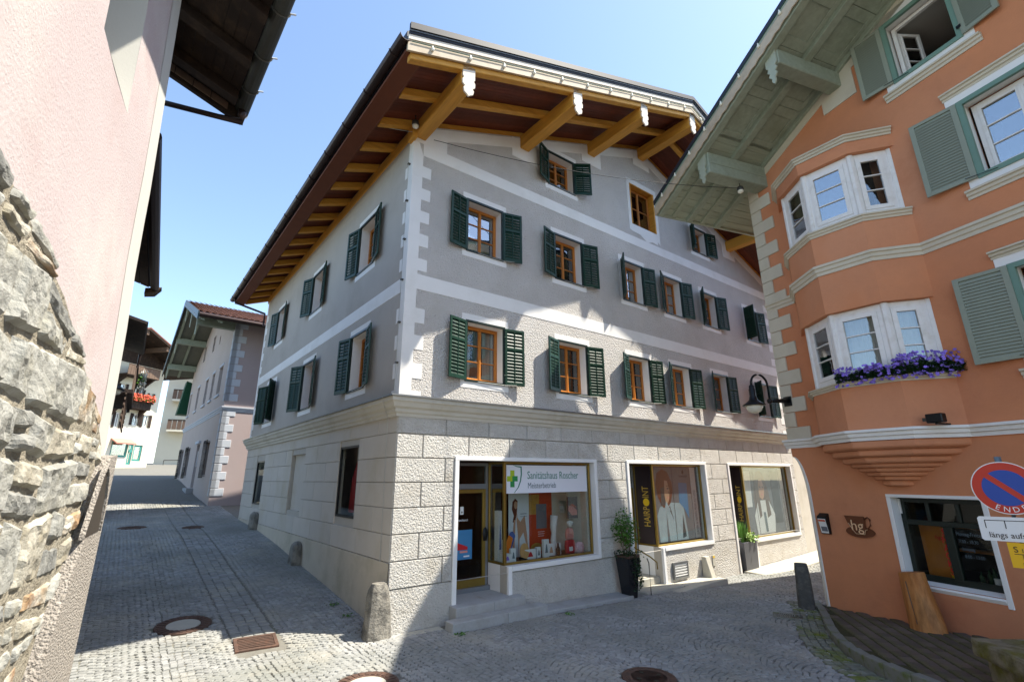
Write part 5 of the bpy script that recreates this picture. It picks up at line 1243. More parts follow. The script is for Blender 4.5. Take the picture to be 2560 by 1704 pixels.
m = MB(); m.tube([(-.22, -.043, .3), (-.15, -.043, .17), (-.08, -.043, .08), (.12, -.043, .08), (.15, -.043, .17), (.2, -.043, .19)], .005, 5); part('engraved_line', m, 'engrave', t)
place_text(t, 'hg', .32, 'engrave', -.03, -.044, .25, align='CENTER')
t = thing('leaning_log', 'split wooden log standing upright against the cafe window', 'log', OM @ T(2.46, -.34, walk_z(*(OM @ Vector((2.46, -.34, 0))).xy)))
m = MB(); rings = []
for k in range(9):
    tt = k/8; ring = []
    for j in range(20):
        a_ = 2*math.pi*j/20; rr = (.285-.075*tt)*(1+.035*mnoise.noise(Vector((math.cos(a_)*2, math.sin(a_)*2, tt*2))))
        ring.append((rr*math.cos(a_)-.13*tt, rr*.8*math.sin(a_)+.06*tt, .93*tt+(.03*math.cos(a_) if k == 8 else 0)))
    rings.append(ring)
m.loft(rings); part('trunk', m, 'log_wood', t, smooth=False, bevel=.006)
m = MB(); m.tube([(-.02, -.238, .12), (-.05, -.225, .4), (-.09, -.205, .8)], .008, 5); part('crack', m, 'brown_wood', t)
# petunias on the bay sill
def blossom_mass(name, label, mx, L, dep, h, nleaf, nflow, petal, group=None, cat='flowers', box=None, leafm='leaf_dark', fs=.032, droop=.15):
    t = thing(name, label, cat, mx, group)
    rnd = random.Random(hash(label) % 1000)
    m = MB()
    for k in range(nleaf):
        x = rnd.uniform(0, L); r = rnd.random(); y = rnd.uniform(-dep, dep*.4); z = rnd.uniform(-droop*.4, h*.9*(1-.5*abs(y)/dep))*(.6+.4*math.sin(x*9+1)**2)
        c = Vector((x, y, z)); a = rnd.uniform(0, 6.28); e = rnd.uniform(-.8, .8); u_ = Vector((math.cos(a), math.sin(a), e)).normalized()*fs*1.1; v_ = Vector((-math.sin(a), math.cos(a), rnd.uniform(-.6, .6))).normalized()*fs*.6
        m.poly([c-u_, c+v_, c+u_, c-v_])
    part('leaves', m, leafm, t, kind='stuff')
    m = MB()
    for k in range(nflow):
        x = rnd.uniform(-.03, L+.03); y = -dep*rnd.uniform(.3, 1.15); z = rnd.uniform(-droop, h*(.75+.25*math.sin(x*11)))
        if rnd.random() < .35: y = rnd.uniform(-dep, 0); z = h*rnd.uniform(.6, 1.05)
        c = Vector((x, y, z)); nrm = Vector((rnd.uniform(-.6, .6), -1, rnd.uniform(-.1, .9))).normalized(); u_ = nrm.cross(Vector((0, 0, 1))).normalized(); v_ = nrm.cross(u_)
        n0 = len(m.v); m.v.append(tuple(c-nrm*fs*.35)); 
        for j in range(10):
            rr = fs*(1.0 if j % 2 == 0 else .78); a = j*math.pi/5; m.v.append(tuple(c+u_*rr*math.cos(a)+v_*rr*math.sin(a)))
        for j in range(10): m.f.append((n0, n0+1+j, n0+1+(j+1) % 10))
    part('blossoms', m, petal, t, kind='stuff')
    if box:
        mm = MB(); mm.box(0, L, -dep*.6, dep*.5, -box, -.01); part('flower_box', mm, 'dark_wood', t)
    return t
def facet_mx(k, t0, out, z):
    a = Vector((*bpath()[k], 0)); b = Vector((*bpath()[k+1], 0)); d = (b-a).normalized()
    return OM @ frame(a, d, Vector((-d.y, d.x, 0))) @ T(t0, -out, z)
blossom_mass('petunia_plant', 'purple petunias on the middle facet of the bay window sill', facet_mx(2, -.02, -.0, 4.6), 1.12, .15, .24, 2000, 190, 'petal_purple', 'petunias on the bay window sill', droop=.12)
blossom_mass('petunia_plant', 'purple petunias on the right facet of the bay window sill', facet_mx(3, -.06, .0, 4.6), 1.05, .17, .36, 2300, 210, 'petal_purple', 'petunias on the bay window sill', droop=.12)
# ------------------------------------------------------------------ house at the left edge: rubble base, pink plaster, dark eaves
TH = -30.0; dW = dirv(TH); CW = Vector((-3.86, 4.60, 0))
nW = Vector((dW.y, -dW.x, 0))                 # towards the street
WM = frame(CW, -dW, -nW)                      # x runs back from the far corner towards the camera side, y into the wall
WM = frame(CW, dW*-1, nW*-1)
lh = thing('pink_house', 'pink plastered house with rubble stone base at the left edge', 'house', WM)
# handedness: x back, y inward -> z down for a right-handed frame, so mirror x: local x negative = towards the camera
lh.matrix_basis = frame(CW, dW, -nW)
def lw(t, z, off=0): return (-t, -off, z)     # t metres back from the far corner
def lean(z): return .045*max(0, z-2.9)**1.15*.75
def wp(t, z, off=0): return (-t-0*z, lean(z)-off, z)
LWIN = (1.38, 2.3, 5.75, 7.9)
m = MB(); ts = [0, .4, .8, 1.1, LWIN[0], 1.9, LWIN[1], 2.8, 3.4, 4.2, 5.5, 8]; zs = [-.8, 0, .6, 1.2, 1.8, 2.4, 3, 3.6, 4.2, 4.8, 5.4, LWIN[2], 6.8, LWIN[3], 8.6, 9.4]
bul = lambda t, z: .02*mnoise.noise(Vector((t*.9, z*.7, 3)))
for i in range(len(ts)-1):
    for j in range(len(zs)-1):
        tc, zc = (ts[i]+ts[i+1])/2, (zs[j]+zs[j+1])/2
        if LWIN[0] < tc < LWIN[1] and LWIN[2] < zc < LWIN[3]: continue
        m.poly([wp(t, z, bul(t, z)) for t, z in ((ts[i], zs[j]), (ts[i+1], zs[j]), (ts[i+1], zs[j+1]), (ts[i], zs[j+1]))])
part('plaster_wall', m, 'pink_plaster', lh, smooth=True)
m = MB()
for (ta, za), (tb, zb) in zip([(0, z) for z in zs], [(0, z) for z in zs[1:]]): m.poly([wp(0, za, bul(0, za)), wp(0, zb, bul(0, zb)), (.35, lean(zb)+2.5, zb), (.35, lean(za)+2.5, za)])
part('end_wall', m, 'cream_plaster', lh)
# cream corner strip and window recess with splayed sill
m = MB()
for j in range(len(zs)-1):
    m.poly([wp(-.004, zs[j], .003+bul(0, zs[j])), wp(.42, zs[j], .003+bul(.4, zs[j])), wp(.42, zs[j+1], .003+bul(.4, zs[j+1])), wp(-.004, zs[j+1], .003+bul(0, zs[j+1]))])
part('corner_strip', m, 'cream_plaster', lh, smooth=True)
a, b, c, d = LWIN; D = .45
m = MB()
m.poly([wp(a, c), wp(a, d), wp(a+.12, d, -D), wp(a+.12, c+.25, -D)]); m.poly([wp(b, c), wp(b, d), wp(b-.05, d, -D), wp(b-.05, c+.25, -D)]); m.poly([wp(a, c), wp(b, c), wp(b-.05, c+.25, -D), wp(a+.12, c+.25, -D)]); m.poly([wp(a, d), wp(b, d), wp(b-.05, d, -D), wp(a+.12, d, -D)])
m.poly([wp(a+.12, c+.25, -D), wp(b-.05, c+.25, -D), wp(b-.05, d, -D), wp(a+.12, d, -D)]); part('window_recess', m, 'cream_plaster', lh)
m = MB(); m.loft([[wp(a-.08, c-.02, .02), wp(b+.1, c-.02, .02), wp(b+.1, c-.02, -.02), wp(a-.08, c-.02, -.02)], [wp(a-.08, d, .02), wp(a-.0, d, .02), wp(a-.0, d, -.02), wp(a-.08, d, -.02)]], cap=False); 
# pebble-dash base beside the corner, small arched cellar opening painted on as flat dark shade
pts = [(-.004, -.8), (1.35, -.8), (1.15, 1.2), (.92, 1.75), (.60, 2.3), (.42, 2.78), (.28, 2.95), (-.004, 2.98)]
NA = [(.30, 2.36), (.34, 2.62), (.42, 2.78), (.52, 2.72), (.62, 2.45), (.72, 2.28)]
m = MB(); m.poly([wp(t, z, .105) for t, z in pts]); 
for (p_, q_) in zip(pts, pts[1:]+pts[:1]): m.poly([wp(*p_, .105), wp(*q_, .105), wp(*q_, -.02), wp(*p_, -.02)])
part('pebble_dash_base', m, 'pebble_dash', lh)
NP = [(.16, 2.32), (.20, 2.60), (.30, 2.80), (.40, 2.86), (.50, 2.78), (.62, 2.55), (.74, 2.30)]
m = MB(); q = NP; m.poly([wp(t, z, .108) for t, z in q]); part('cellar_shade_patch', m, 'interior', lh)
m = MB()
for p_, q_ in zip(NP, NP[1:]): m.loft([[wp(*p_, .09), wp(*p_, .125), wp(p_[0]+.0, p_[1]+.035, .125), wp(p_[0], p_[1]+.035, .09)], [wp(*q_, .09), wp(*q_, .125), wp(q_[0], q_[1]+.035, .125), wp(q_[0], q_[1]+.035, .09)]])
part('cellar_arch', m, 'pebble_dash', lh)
m = MB(); m.poly([wp(.0, 2.3, .2), wp(.0, 2.3, .03), wp(.8, 2.26, .03), wp(.8, 2.26, .2)]) if False else None
m = MB(); m.loft([[wp(-.02, z, o) for z, o in ((-.8, .0), (-.8, .13), (.9, .125), (.93, .03))], [wp(1.3, z, o) for z, o in ((-.8, .0), (-.8, .13), (.7, .125), (.73, .03))]]); part('base_kerb', m, 'granite', lh)
# rubble base: mortar bed and separate stones
def rub_top(t): return lerp_tab(t, [0, .14, .6, 1.18, 2.04, 3.02, 3.5, 8], [2.95, 3.0, 3.3, 3.56, 3.92, 4.14, 4.19, 4.4])
def rub_left(z): return lerp_tab(z, [-1, 1.2, 1.45, 1.79, 2.35, 2.85, 3.0], [1.5, 1.3, 1.06, .92, .57, .34, .1])
m = MB(); tt = [.1+.2*k for k in range(30)]
poly = [(rub_left(z), z) for z in (-.8, 1.2, 1.45, 1.79, 2.35, 2.85)]+[(t, rub_top(t)-.05) for t in (.3, .6, 1.18, 2.04, 3.02, 3.5, 6.5)]+[(6.5, -.8)]
m.poly([wp(t, z, .022) for t, z in poly])
for p_, q_ in zip(poly, poly[1:]): m.poly([wp(*p_, .022), wp(*q_, .022), wp(*q_, -.05), wp(*p_, -.05)])
part('mortar_bed', m, 'mortar', lh)
rr = random.Random(21)
def rowline(k, t): return mnoise.noise(Vector((t*1.9, k*5.7, .5)))*.12
STM = ['rubble']*9+['rubble_tan']*3+['rubble_dark']*3+['rubble_rust']*2
def stone(c, seed, big):            # c: four corners (t,z), counter-clockwise
    cx = sum(p[0] for p in c)/4; cz = sum(p[1] for p in c)/4
    jn = rr.uniform(.004, .011)
    wid = max(.05, abs(c[1][0]-c[0][0])); hgt = max(.05, abs(c[3][1]-c[0][1]))
    nx, nz = max(5, min(14, int(wid/.042))), max(5, min(11, int(hgt/.042)))
    proud = rr.uniform(.018, .04); tx, tz = rr.uniform(-.07, .07), rr.uniform(-.08, .08); m = MB(); off = Vector((seed*3.7, seed*1.9, 0))
    for j in range(nz+1):
        for i in range(nx+1):
            u_, v_ = i/nx, j/nz
            a_ = [(c[0][q]*(1-u_)+c[1][q]*u_)*(1-v_)+(c[3][q]*(1-u_)+c[2][q]*u_)*v_ for q in (0, 1)]
            t_ = a_[0]+(jn if u_ < .5 else -jn)*(1-2*min(u_, 1-u_)); z_ = a_[1]+(jn if v_ < .5 else -jn)*(1-2*min(v_, 1-v_))
            e = min(u_*wid, (1-u_)*wid, v_*hgt, (1-v_)*hgt)
            p = Vector((t_*4, z_*4, seed))
            rel = .016*mnoise.noise(p*1.1+off)+.014*mnoise.noise(p*2.7+off)+.012*mnoise.noise(p*6+off)
            o = -.01 if e < 1e-4 else .012+(proud+rel+(t_-cx)*tx+(z_-cz)*tz)*min(1, .55+e/.05*.45)
            if 0 < e:
                t_ += .012*mnoise.noise(p*3+off); z_ += .012*mnoise.noise(p*3-off)
            elif e < 1e-4:
                t_ += .02*mnoise.noise(p*2+off)*(1 if 0 < v_ < 1 else 0); z_ += .02*mnoise.noise(p*2-off)*(1 if 0 < u_ < 1 else 0)
            m.v.append(wp(t_, z_, o))
    for j in range(nz):
        for i in range(nx): q = j*(nx+1)+i; m.f.append((q, q+1, q+nx+2, q+nx+1))
    part('rubble_stone', m, rr.choice(STM), lh)
z = .6; k = 0; ns = 0
while z < 4.4:
    h = rr.choice((.2, .26, .32, .38, .46)); t = .05+rr.uniform(0, .3)
    sk = 0
    while t < 4.2:
        w_ = rr.uniform(.22, .6)*(1.15 if h > .3 else .9); t2 = t+w_; sk2 = rr.uniform(-.06, .06)
        cc = [(t+sk, z+rowline(k, t)), (t2+sk2, z+rowline(k, t2)), (t2-sk2*.3, z+h+rowline(k+1, t2)), (t-sk*.3, z+h+rowline(k+1, t))]
        tcn, zc = (t+t2)/2, z+h/2
        lim = rub_left(zc); top = rub_top(tcn)
        if t2 > lim+.12 and z+h*.45 < top:
            cc = [(max(p[0], rub_left(p[1])-.02), p[1]) for p in cc]
            cc = [(p[0], min(p[1], rub_top(p[0])+.03)) for p in cc]
            if abs(cc[1][0]-cc[0][0]) > .07 and abs(cc[3][1]-cc[0][1]) > .05:
                if h > .25 and rr.random() < .4:
                    f = rr.uniform(.4, .6); ml = tuple(cc[0][q]*(1-f)+cc[3][q]*f for q in (0, 1)); mr = tuple(cc[1][q]*(1-f)+cc[2][q]*f for q in (0, 1))
                    stone([cc[0], cc[1], mr, ml], ns, 0); stone([ml, mr, cc[2], cc[3]], ns+.5, 0)
                else: stone(cc, ns, 1)
                ns += 1
        t = t2; sk = sk2
    z += h; k += 1
print('rubble', ns)
m = MB(); m.tube([wp(1.38, 1.42, .16), wp(1.12, 1.44, .16)], .014, 8); m.tube([wp(1.38, 1.42, .16), wp(1.38, 1.42, .05)], .016, 8); part('iron_hook', m, 'zinc', lh)
# eaves (world coordinates turned into the house frame)
Linv = lh.matrix_basis.inverted()
eP1, eP2 = Vector((-5.0, 7.33, 9.25)), Vector((-3.133, 5.109, 9.25)); de = (eP2-eP1).normalized(); ne = Vector((de.y, -de.x, 0))   # ne to the left (into the house)?
if ne.x > 0: ne = -ne
def ev(s, o, dz): return tuple(Linv @ (eP1+de*s+ne*o+Vector((0, 0, dz))))
m = MB(); m.loft([[ev(s, o, .05+.33*o+h) for o, h in ((.14, 0), (3.2, 0), (3.2, .2), (.14, .2))] for s in (0, 9)]); part('eave_slab', m, 'roof_metal', lh)
for k in range(20):
    o = .15+k*.155; m = MB(); m.loft([[ev(s, oo, .02+.33*oo+h) for oo, h in ((o, 0), (o+.15, 0), (o+.15, .025), (o, .025))] for s in (.06, 9)]); part('soffit_board', m, 'dark_wood', lh)
for s in (.35, 1.35, 2.35, 3.35, 4.35, 5.35):
    m = MB(); m.loft([[ev(ss, o, -.17+.33*o+h) for ss, h in ((s, 0), (s+.2, 0), (s+.2, .18), (s, .18))] for o in (.16, 3.0)]); part('rafter', m, 'dark_wood', lh, bevel=.01)
for k in range(7):
    o = .25+k*.28; m = MB(); m.loft([[ev(ss, oo, -.14+.33*oo+h) for oo, h in ((o, 0), (o+.27, 0), (o+.27, .14), (o, .14))] for ss in (.08, .1)]); part('gable_board', m, 'pale_board', lh)
m = MB(); m.loft([[ev(ss, o, -.2+.33*o+h) for ss, h in ((-.02, 0), (.06, 0), (.06, .26), (-.02, .26))] for o in (.0, 3.2)]); part('barge_board', m, 'dark_wood', lh)
m = MB(); rings = []
for s in (-.05, 9):
    rings.append([ev(s, .02+.12*math.cos(math.pi*k/8), .1-.12*math.sin(math.pi*k/8)) for k in range(9)]+[ev(s, .02+.11*math.cos(math.pi*k/8), .1-.11*math.sin(math.pi*k/8)) for k in range(8, -1, -1)])
m.loft(rings); part('gutter', m, 'zinc_dark', lh)
for s in (.7, 1.6, 2.6):
    m = MB(); m.tube([ev(s, .02+.128*math.cos(math.pi*k/8), .1-.128*math.sin(math.pi*k/8)) for k in range(9)], .014, 5); part('gutter_bracket', m, 'zinc_dark', lh)
    m = MB(); m.tube([ev(s, -.1, .1), ev(s+.02, -.18, .12)], .014, 5); part('bracket_tip', m, 'card_white', lh)
m = MB(); m.tube([ev(.15, .02, .02), ev(.12, .02, -.1), ev(.1, 0, -.2), ev(.05, .35, -.25), ev(-.6, 1.9, -.1)], [.07, .07, .065, .05, .05], 10); part('downpipe', m, 'gutter_metal', lh, smooth=True)
m = MB(); m.tube([ev(-.02, .02, .06), ev(-.12, .02, .06)], [.12, .03], 10); part('gutter_end', m, 'zinc', lh)
m = MB(); m.poly([ev(.3, 1.2, -9.5), ev(1.2, 1.2, -9.5), ev(1.2, 1.2, .4), ev(.3, 1.2, .4)]); m.poly([ev(.3, 1.2, -9.5), ev(.3, 5.2, -9.5), ev(.3, 5.2, .9), ev(.3, 1.2, .4)]); part('upper_wall', m, 'cream_plaster', lh)

# ------------------------------------------------------------------ second house on the left: only its dark eave shows
qa, qb = Vector((-9.7, 12.114, 7.75)), Vector((-5.372, 6.13, 7.75)); dq = (qa-qb).normalized(); nq = Vector((-dq.y, dq.x, 0))
if nq.x > 0: nq = -nq
qa, qb = qa+nq*.18, qb+nq*.18
eh = thing('dark_eaved_house', 'house with dark wooden eave and brown gutter behind the pink house', 'house', frame(Vector((qa.x, qa.y, 0)), dq, Vector((-dq.y, dq.x, 0))))
Einv = eh.matrix_basis.inverted()
def q2(s, o, z): return tuple(Einv @ (qb+dq*s+nq*o+Vector((0, 0, z))))
Lq = (qa-qb).length
m = MB(); m.loft([[q2(s, o, .05+.3*o+h) for o, h in ((-.02, 0), (3, 0), (3, .15), (-.02, .15))] for s in (0, Lq)]); part('eave_slab', m, 'roof_metal', eh)
for k in range(8): m = MB(); o = .03+k*.2; m.loft([[q2(s, oo, .02+.3*oo+h) for oo, h in ((o, 0), (o+.19, 0), (o+.19, .025), (o, .025))] for s in (0, Lq)]); part('soffit_board', m, 'dark_wood', eh)
m = MB(); m.tube([q2(0, -.1, .05), q2(Lq, -.1, .05)], .1, 10); part('gutter', m, 'gutter_metal', eh); m = MB(); m.loft([[q2(Lq+s, o, z) for o, z in ((-.25, .1), (.1, .0), (.1, -.15), (-.12, -.1))] for s in (0, .35)]); part('gutter_box', m, 'brown_wood', eh)
m = MB(); m.poly([q2(.5, .9, -7.6), q2(Lq-.4, .9, -7.6), q2(Lq-.4, .9, .3), q2(.5, .9, .3)]); m.poly([q2(Lq-.4, .9, -7.6), q2(Lq-.4, 5, -7.6), q2(Lq-.4, 5, 1), q2(Lq-.4, .9, .3)]); part('wall', m, 'dark_wood', eh)

# ------------------------------------------------------------------ pale pink house up the lane
H2P = Vector((-14.97, 24.58, 0)); dH = dirv(-40.0); nH = Vector((dH.y, -dH.x, 0))
H2M = frame(H2P, -dH, nH); h2 = thing('lane_house', 'pale pink gabled house with white quoins up the shaded lane', 'house', H2M)   # x = -a, y inward
FRT = frame(Vector((0, 0, 0)), Vector((0, 1, 0)), Vector((-1, 0, 0)))    # the end facing the camera: x to the right, y inward (= -x of the house)
H2R = 7.6
def hb(x): a_ = -x; return 10.95+.36*min(a_, 2*H2R-a_) if True else 0
WG1 = [(-4.05, -2.1), (-11.6, -9.6), (-15.0, -13.0)]
W1F = [(-3.2, -2.1), (-5.5, -4.65), (-8.0, -7.0), (-11.5, -10.5), (-15.1, -14.3)]
WAT = [(-5.2, -4.9, 10.85, 11.4), (-7.8, -6.95, 10.82, 11.9), (-11.5, -10.55, 10.82, 11.95)]
ops = [(a+.35, b-.35, 3.0, 4.75) for a, b in WG1]+[(a, b, 7.42, 8.95) for a, b in W1F]+WAT+[(-7.05, -5.95, 2.3, 4.8)]
m = wall_mb(-15.6, 0, -.5, 14, ops, .25, [lambda x, z: 10.98-.36*x-z, lambda x, z: 10.98+.36*(2*H2R+x)-z]); part('facade', m, 'h2_facade', h2)
m = wall_mb(0, 9, -.5, 10.95, [], .1); part('end_wall', m, 'h2_plaster', h2, FRT)
m = MB(); m.poly([(-15.6, 0, -.5), (-15.6, 9, -.5), (-15.6, 9, 11), (-15.6, 0, 11)]); m.poly([(-15.6, 9, -.5), (0, 9, -.5), (0, 9, 11), (-7.6, 9, 13.5), (-15.6, 9, 11)]); part('rear_wall', m, 'h2_plaster', h2)
for a, b in W1F: window(h2, None, a, b, 7.42, 8.95, rec=.18, wood='white_paint', rows=2, leaves=2, curtain=2, fw=.06, room=.5); plate('window_sill', [(a-.1, 7.2), (b+.1, 7.2), (b+.1, 7.32), (a-.1, 7.32)], h2, None, -.08, 'h2_quoin'); plate('window_surround', [(a-.12, 8.98), (b+.12, 8.98), (b+.12, 9.1), (a-.12, 9.1)], h2, None, -.03, 'h2_quoin')
for a, b, c, d in WAT: window(h2, None, a, b, c, d, rec=.18, wood='white_paint', rows=2, leaves=1, curtain=0, fw=.06, room=.5)
for a, b in WG1:
    a, b = a+.35, b-.35; window(h2, None, a, b, 3.0, 4.75, rec=.2, wood='dark_wood', rows=2, leaves=1, curtain=0, fw=.06, room=.5)
    m = MB()
    for k in range(6): xx = a+(b-a)*k/5; m.tube([(xx, -.12, 2.85), (xx, -.12, 4.85)], .016, 5)
    for zz_ in (2.95, 3.3, 3.6, 3.9, 4.2, 4.5, 4.78): m.tube([(a-.05, -.12, zz_), (b+.05, -.12, zz_)], .016, 5)
    for zz_ in (2.95, 4.78):
        for xx in (a, b): m.tube([(xx, -.12, zz_), (xx, .02, zz_)], .014, 5)
    part('window_grille', m, 'black_iron', h2)
m = MB(); m.box(-7.03, -5.97, .15, .2, 2.3, 4.78); part('door', m, 'h2_quoin', h2); m = MB(); m.box(-6.1, -6.0, -.03, .1, 3.5, 4.4); part('door_plaque', m, 'card_white', h2)
plate('door_hood', [(-7.2, 4.85), (-5.8, 4.85), (-5.8, 5.0), (-7.2, 5.0)], h2, None, -.12, 'h2_quoin'); m = MB(); m.box(-7.3, -5.7, -.35, 0, 1.5, 2.28); part('doorstep', m, 'granite', h2)
m = MB(); m.sweep([(-15.6, 0), (0, 0), (0, 9)], mould(6.15, 6.42, .1)); part('string_course', m, 'h2_quoin', h2)
zq = 1.95; k = 0
while zq < 10.7:
    if not (5.95 < zq < 6.4):
        m = MB(); m.box(-.5, .03, -.03, .2, zq+.01, zq+.38); m.box(-.2, .03, -.03, .34+(.24 if k % 2 == 0 else 0), zq+.01, zq+.38); part('quoin', m, 'h2_quoin', h2, bevel=.015)
    zq += .395; k += 1
def h2r(m, X0, X1, y0, y1, h0, h1): m.loft([[(X, y, hb(X)+h) for y, h in ((y0, h0), (y1, h0), (y1, h1), (y0, h1))] for X in (X0, X1)]); return m
for X0, X1 in ((-H2R, 1.3), (-2*H2R-1.3, -H2R)): part('roof_slope', h2r(MB(), X0, X1, -1.9, 9.5, .12, .34), 'terracotta', h2); part('soffit', h2r(MB(), X0, X1, -1.85, 9.4, .06, .11), 'h2_soffit', h2); part('verge_board', h2r(MB(), X0, X1, -1.96, -1.9, -.05, .38), 'green_frame', h2)
m = MB()          # tile courses on the near slope
for j in range(40):
    y = -1.8+j*.28
    for i_ in range(22):
        X = 1.28-i_*.4
        m.loft([[(X+dx, y+.13*math.cos(math.pi*k/4), hb(X+dx)+.345+dz+.07*math.sin(math.pi*k/4)) for k in range(5)] for dx, dz in ((0, .03), (-.42, 0))], cap=False, closed=False)
part('roof_tiles', m, 'terracotta', h2, kind='stuff')
for X in (-.4, -3.9, -7.6, -11.4, -14.8):
    zt = hb(X)+.06; m = MB(); m.loft([[(X+dx, y, zt+dz) for dx, dz in ((-.16, -.55 if X in (-.4,) else -.4), (.16, -.55 if X in (-.4,) else -.4), (.16, 0), (-.16, 0))] for y in (-1.75, .2)]); part('purlin', m, 'sage_paint', h2)
    m = MB(); m.box(X-.08, X+.08, -1.8, -1.76, zt-1.1, zt); part('carved_board', m, 'sage_light', h2)
for y in (-1.7, -.9): part('rafter', h2r(MB(), -2*H2R-1.2, -H2R, y-.07, y+.07, -.06, .06), 'sage_paint', h2); part('rafter', h2r(MB(), -H2R, 1.2, y-.07, y+.07, -.06, .06), 'sage_paint', h2)
m = MB(); m.tube([(1.36, -1.9, hb(1.3)+.2), (1.36, 9.4, hb(1.3)+.2)], .12, 10); part('gutter', m, 'gutter_metal', h2)
m = MB(); m.lathe([(.12, 0), (.12, .55), (.2, .56), (.2, .62), (.1, .7), (.0001, .72)], (-1.2, 3.6, hb(-1.2)+.3), 12); part('roof_vent', m, 'terracotta', h2)
m = MB()
for j in range(9): m.lathe([(.0001, -.03), (.03, 0), (.0001, .03)], (-7.4+j*.98, -2.0, hb(-7.4+j*.98)+.1), 6)
part('eave_bulbs', m, 'card_white', h2)

# ------------------------------------------------------------------ houses closing the lane
k_ = 1.944; BWp = Vector((-21.557, 28.832, 0))*k_; BZ = 2.75+.961*k_
BWM = frame(Vector((BWp.x, BWp.y, 0)), dirv(12), Vector((-dirv(12).y, dirv(12).x, 0)))
bw = thing('white_shop_house', 'white house with teal shopfront closing the lane', 'house', BWM)
def zb(z): return 2.75+(z-2.75)*k_
def xb(x): return x*k_
BWo = [(xb(-2.28), xb(-1.33), zb(3.99), zb(4.85)), (xb(-1.28), xb(-1.01), zb(3.6), zb(4.74)), (xb(-.98), xb(-.46), zb(3.8), zb(4.7)),
       (xb(-2.43), xb(-2.16), zb(5.57), zb(6.4)), (xb(-1.42), xb(-1.08), zb(5.8), zb(6.44)), (xb(-.79), xb(-.44), zb(5.74), zb(6.44)),
       (xb(-1.4), xb(-1.13), zb(7.2), zb(7.86)), (xb(-.71), xb(-.47), zb(7.1), zb(7.72)), (xb(-2.5), xb(-2.2), zb(7.45), zb(8.0))]
m = wall_mb(-9, 0, 2, zb(9.3), BWo, .25); part('facade', m, 'cream_wall', bw)
m = MB(); m.poly([(0, 0, 2), (0, 8, 2), (0, 8, zb(9.3)), (0, 0, zb(9.3))]); m.poly([(-9, 8, 2), (0, 8, 2), (0, 8, zb(9.3)), (-9, 8, zb(9.3))]); part('end_wall', m, 'cream_wall', bw)
for i, (a, b, c, d) in enumerate(BWo):
    if i < 3:
        window(bw, None, a, b, c, d, rec=.1, wood='teal_paint', rows=1, leaves=1, curtain=0, fw=.1, room=.8)
    else:
        window(bw, None, a, b, c, d, rec=.15, wood='white_paint', rows=1, leaves=2 if i != 8 else 1, curtain=2, fw=.06, room=.5)
        for s, hx in ((-1, a), (1, b)): mm = MB(); xx = sorted((hx, hx+s*(b-a)*.5)); mm.box(xx[0], xx[1], -.06, -.02, c-.03, d+.03); part('shutter', mm, 'dark_wood', bw)
m = MB(); m.extx([(-.9, zb(4.75)), (0, zb(5.0)), (0, zb(4.95)), (-.88, zb(4.68))], xb(-2.4), xb(-1.25)); part('awning', m, 'awning', bw)
m = MB(); m.lathe([(.18, 0), (.18, .02), (.0001, .02)], n=16, fn=lambda X, Y_, Z: (X+xb(-1.14), -Z-.02, Y_+zb(4.35))); part('round_sign', m, 'teal_paint', bw)
for (xa, xc, z0, z1, dep, nm) in ((xb(-2.9), xb(-.95), zb(6.72), zb(7.1), 1.1, 0), (xb(-2.9), xb(-.95), zb(8.5), zb(9.0), 1.5, 1)):
    m = MB(); m.box(xa, xc, -dep, 0, z0-.15, z0); part('balcony_floor', m, 'dark_wood', bw)
    n = 12
    for j in range(n): x_ = xa+(xc-xa)*j/n; m = MB(); m.box(x_+.01, x_+(xc-xa)/n-.01, -dep-.03, -dep, z0-.1, z1); part('balcony_board', m, 'dark_wood' if not nm else 'brown_wood', bw)
    m = MB(); m.box(xc-.03, xc, -dep, 0, z0-.1, z1); m.box(xa, xc, -dep-.06, -dep+.03, z1, z1+.07); part('balcony_rail', m, 'brown_wood', bw)
    for q0 in (xc-.4, xa+.3): m = MB(); m.extx([(-dep*.8, z0-.15), (0, z0-.15), (0, z0-1.0), (-.2, z0-.8)], q0, q0+.25); part('balcony_bracket', m, 'dark_wood', bw)
blossom_mass('balcony_flowers', 'red geraniums along the dark balcony of the white house', BWM @ T(xb(-2.3), -1.3, zb(7.13)), xb(1.36), .3, .65, 700, 260, 'petal_red', None, fs=.1, droop=.1, leafm='leaf')
def bwr(m, X0, X1, y0, y1, h0, h1): m.loft([[(X, y, zb(9.75)+h+(.45*(-X) if X > -5.5 else .45*(X+11))) for y, h in ((y0, h0), (y1, h0), (y1, h1), (y0, h1))] for X in (X0, X1)]); return m
for X0, X1 in ((-5.5, 2.8), (-12, -5.5)): part('roof_slope', bwr(MB(), X0, X1, -3.2, 9, -.2, .0), 'dark_wood', bw); part('roof_cover', bwr(MB(), X0, X1, -3.25, 9.05, .0, .15), 'terracotta', bw)
m = MB(); m.extr([(-9, zb(9.25)), (0, zb(9.25)), (0, zb(9.75)-.2), (-5.5, zb(9.75)+2.2), (-9, zb(9.75)+.7)], -.02, .1); part('gable_wall', m, 'dark_wood', bw)
for X in (-.3, -2.8, -5.5): zt = zb(9.75)-.2+.45*(-X); m = MB(); m.box(X-.15, X+.15, -3.0, .2, zt-.5, zt); part('purlin', m, 'brown_wood', bw)
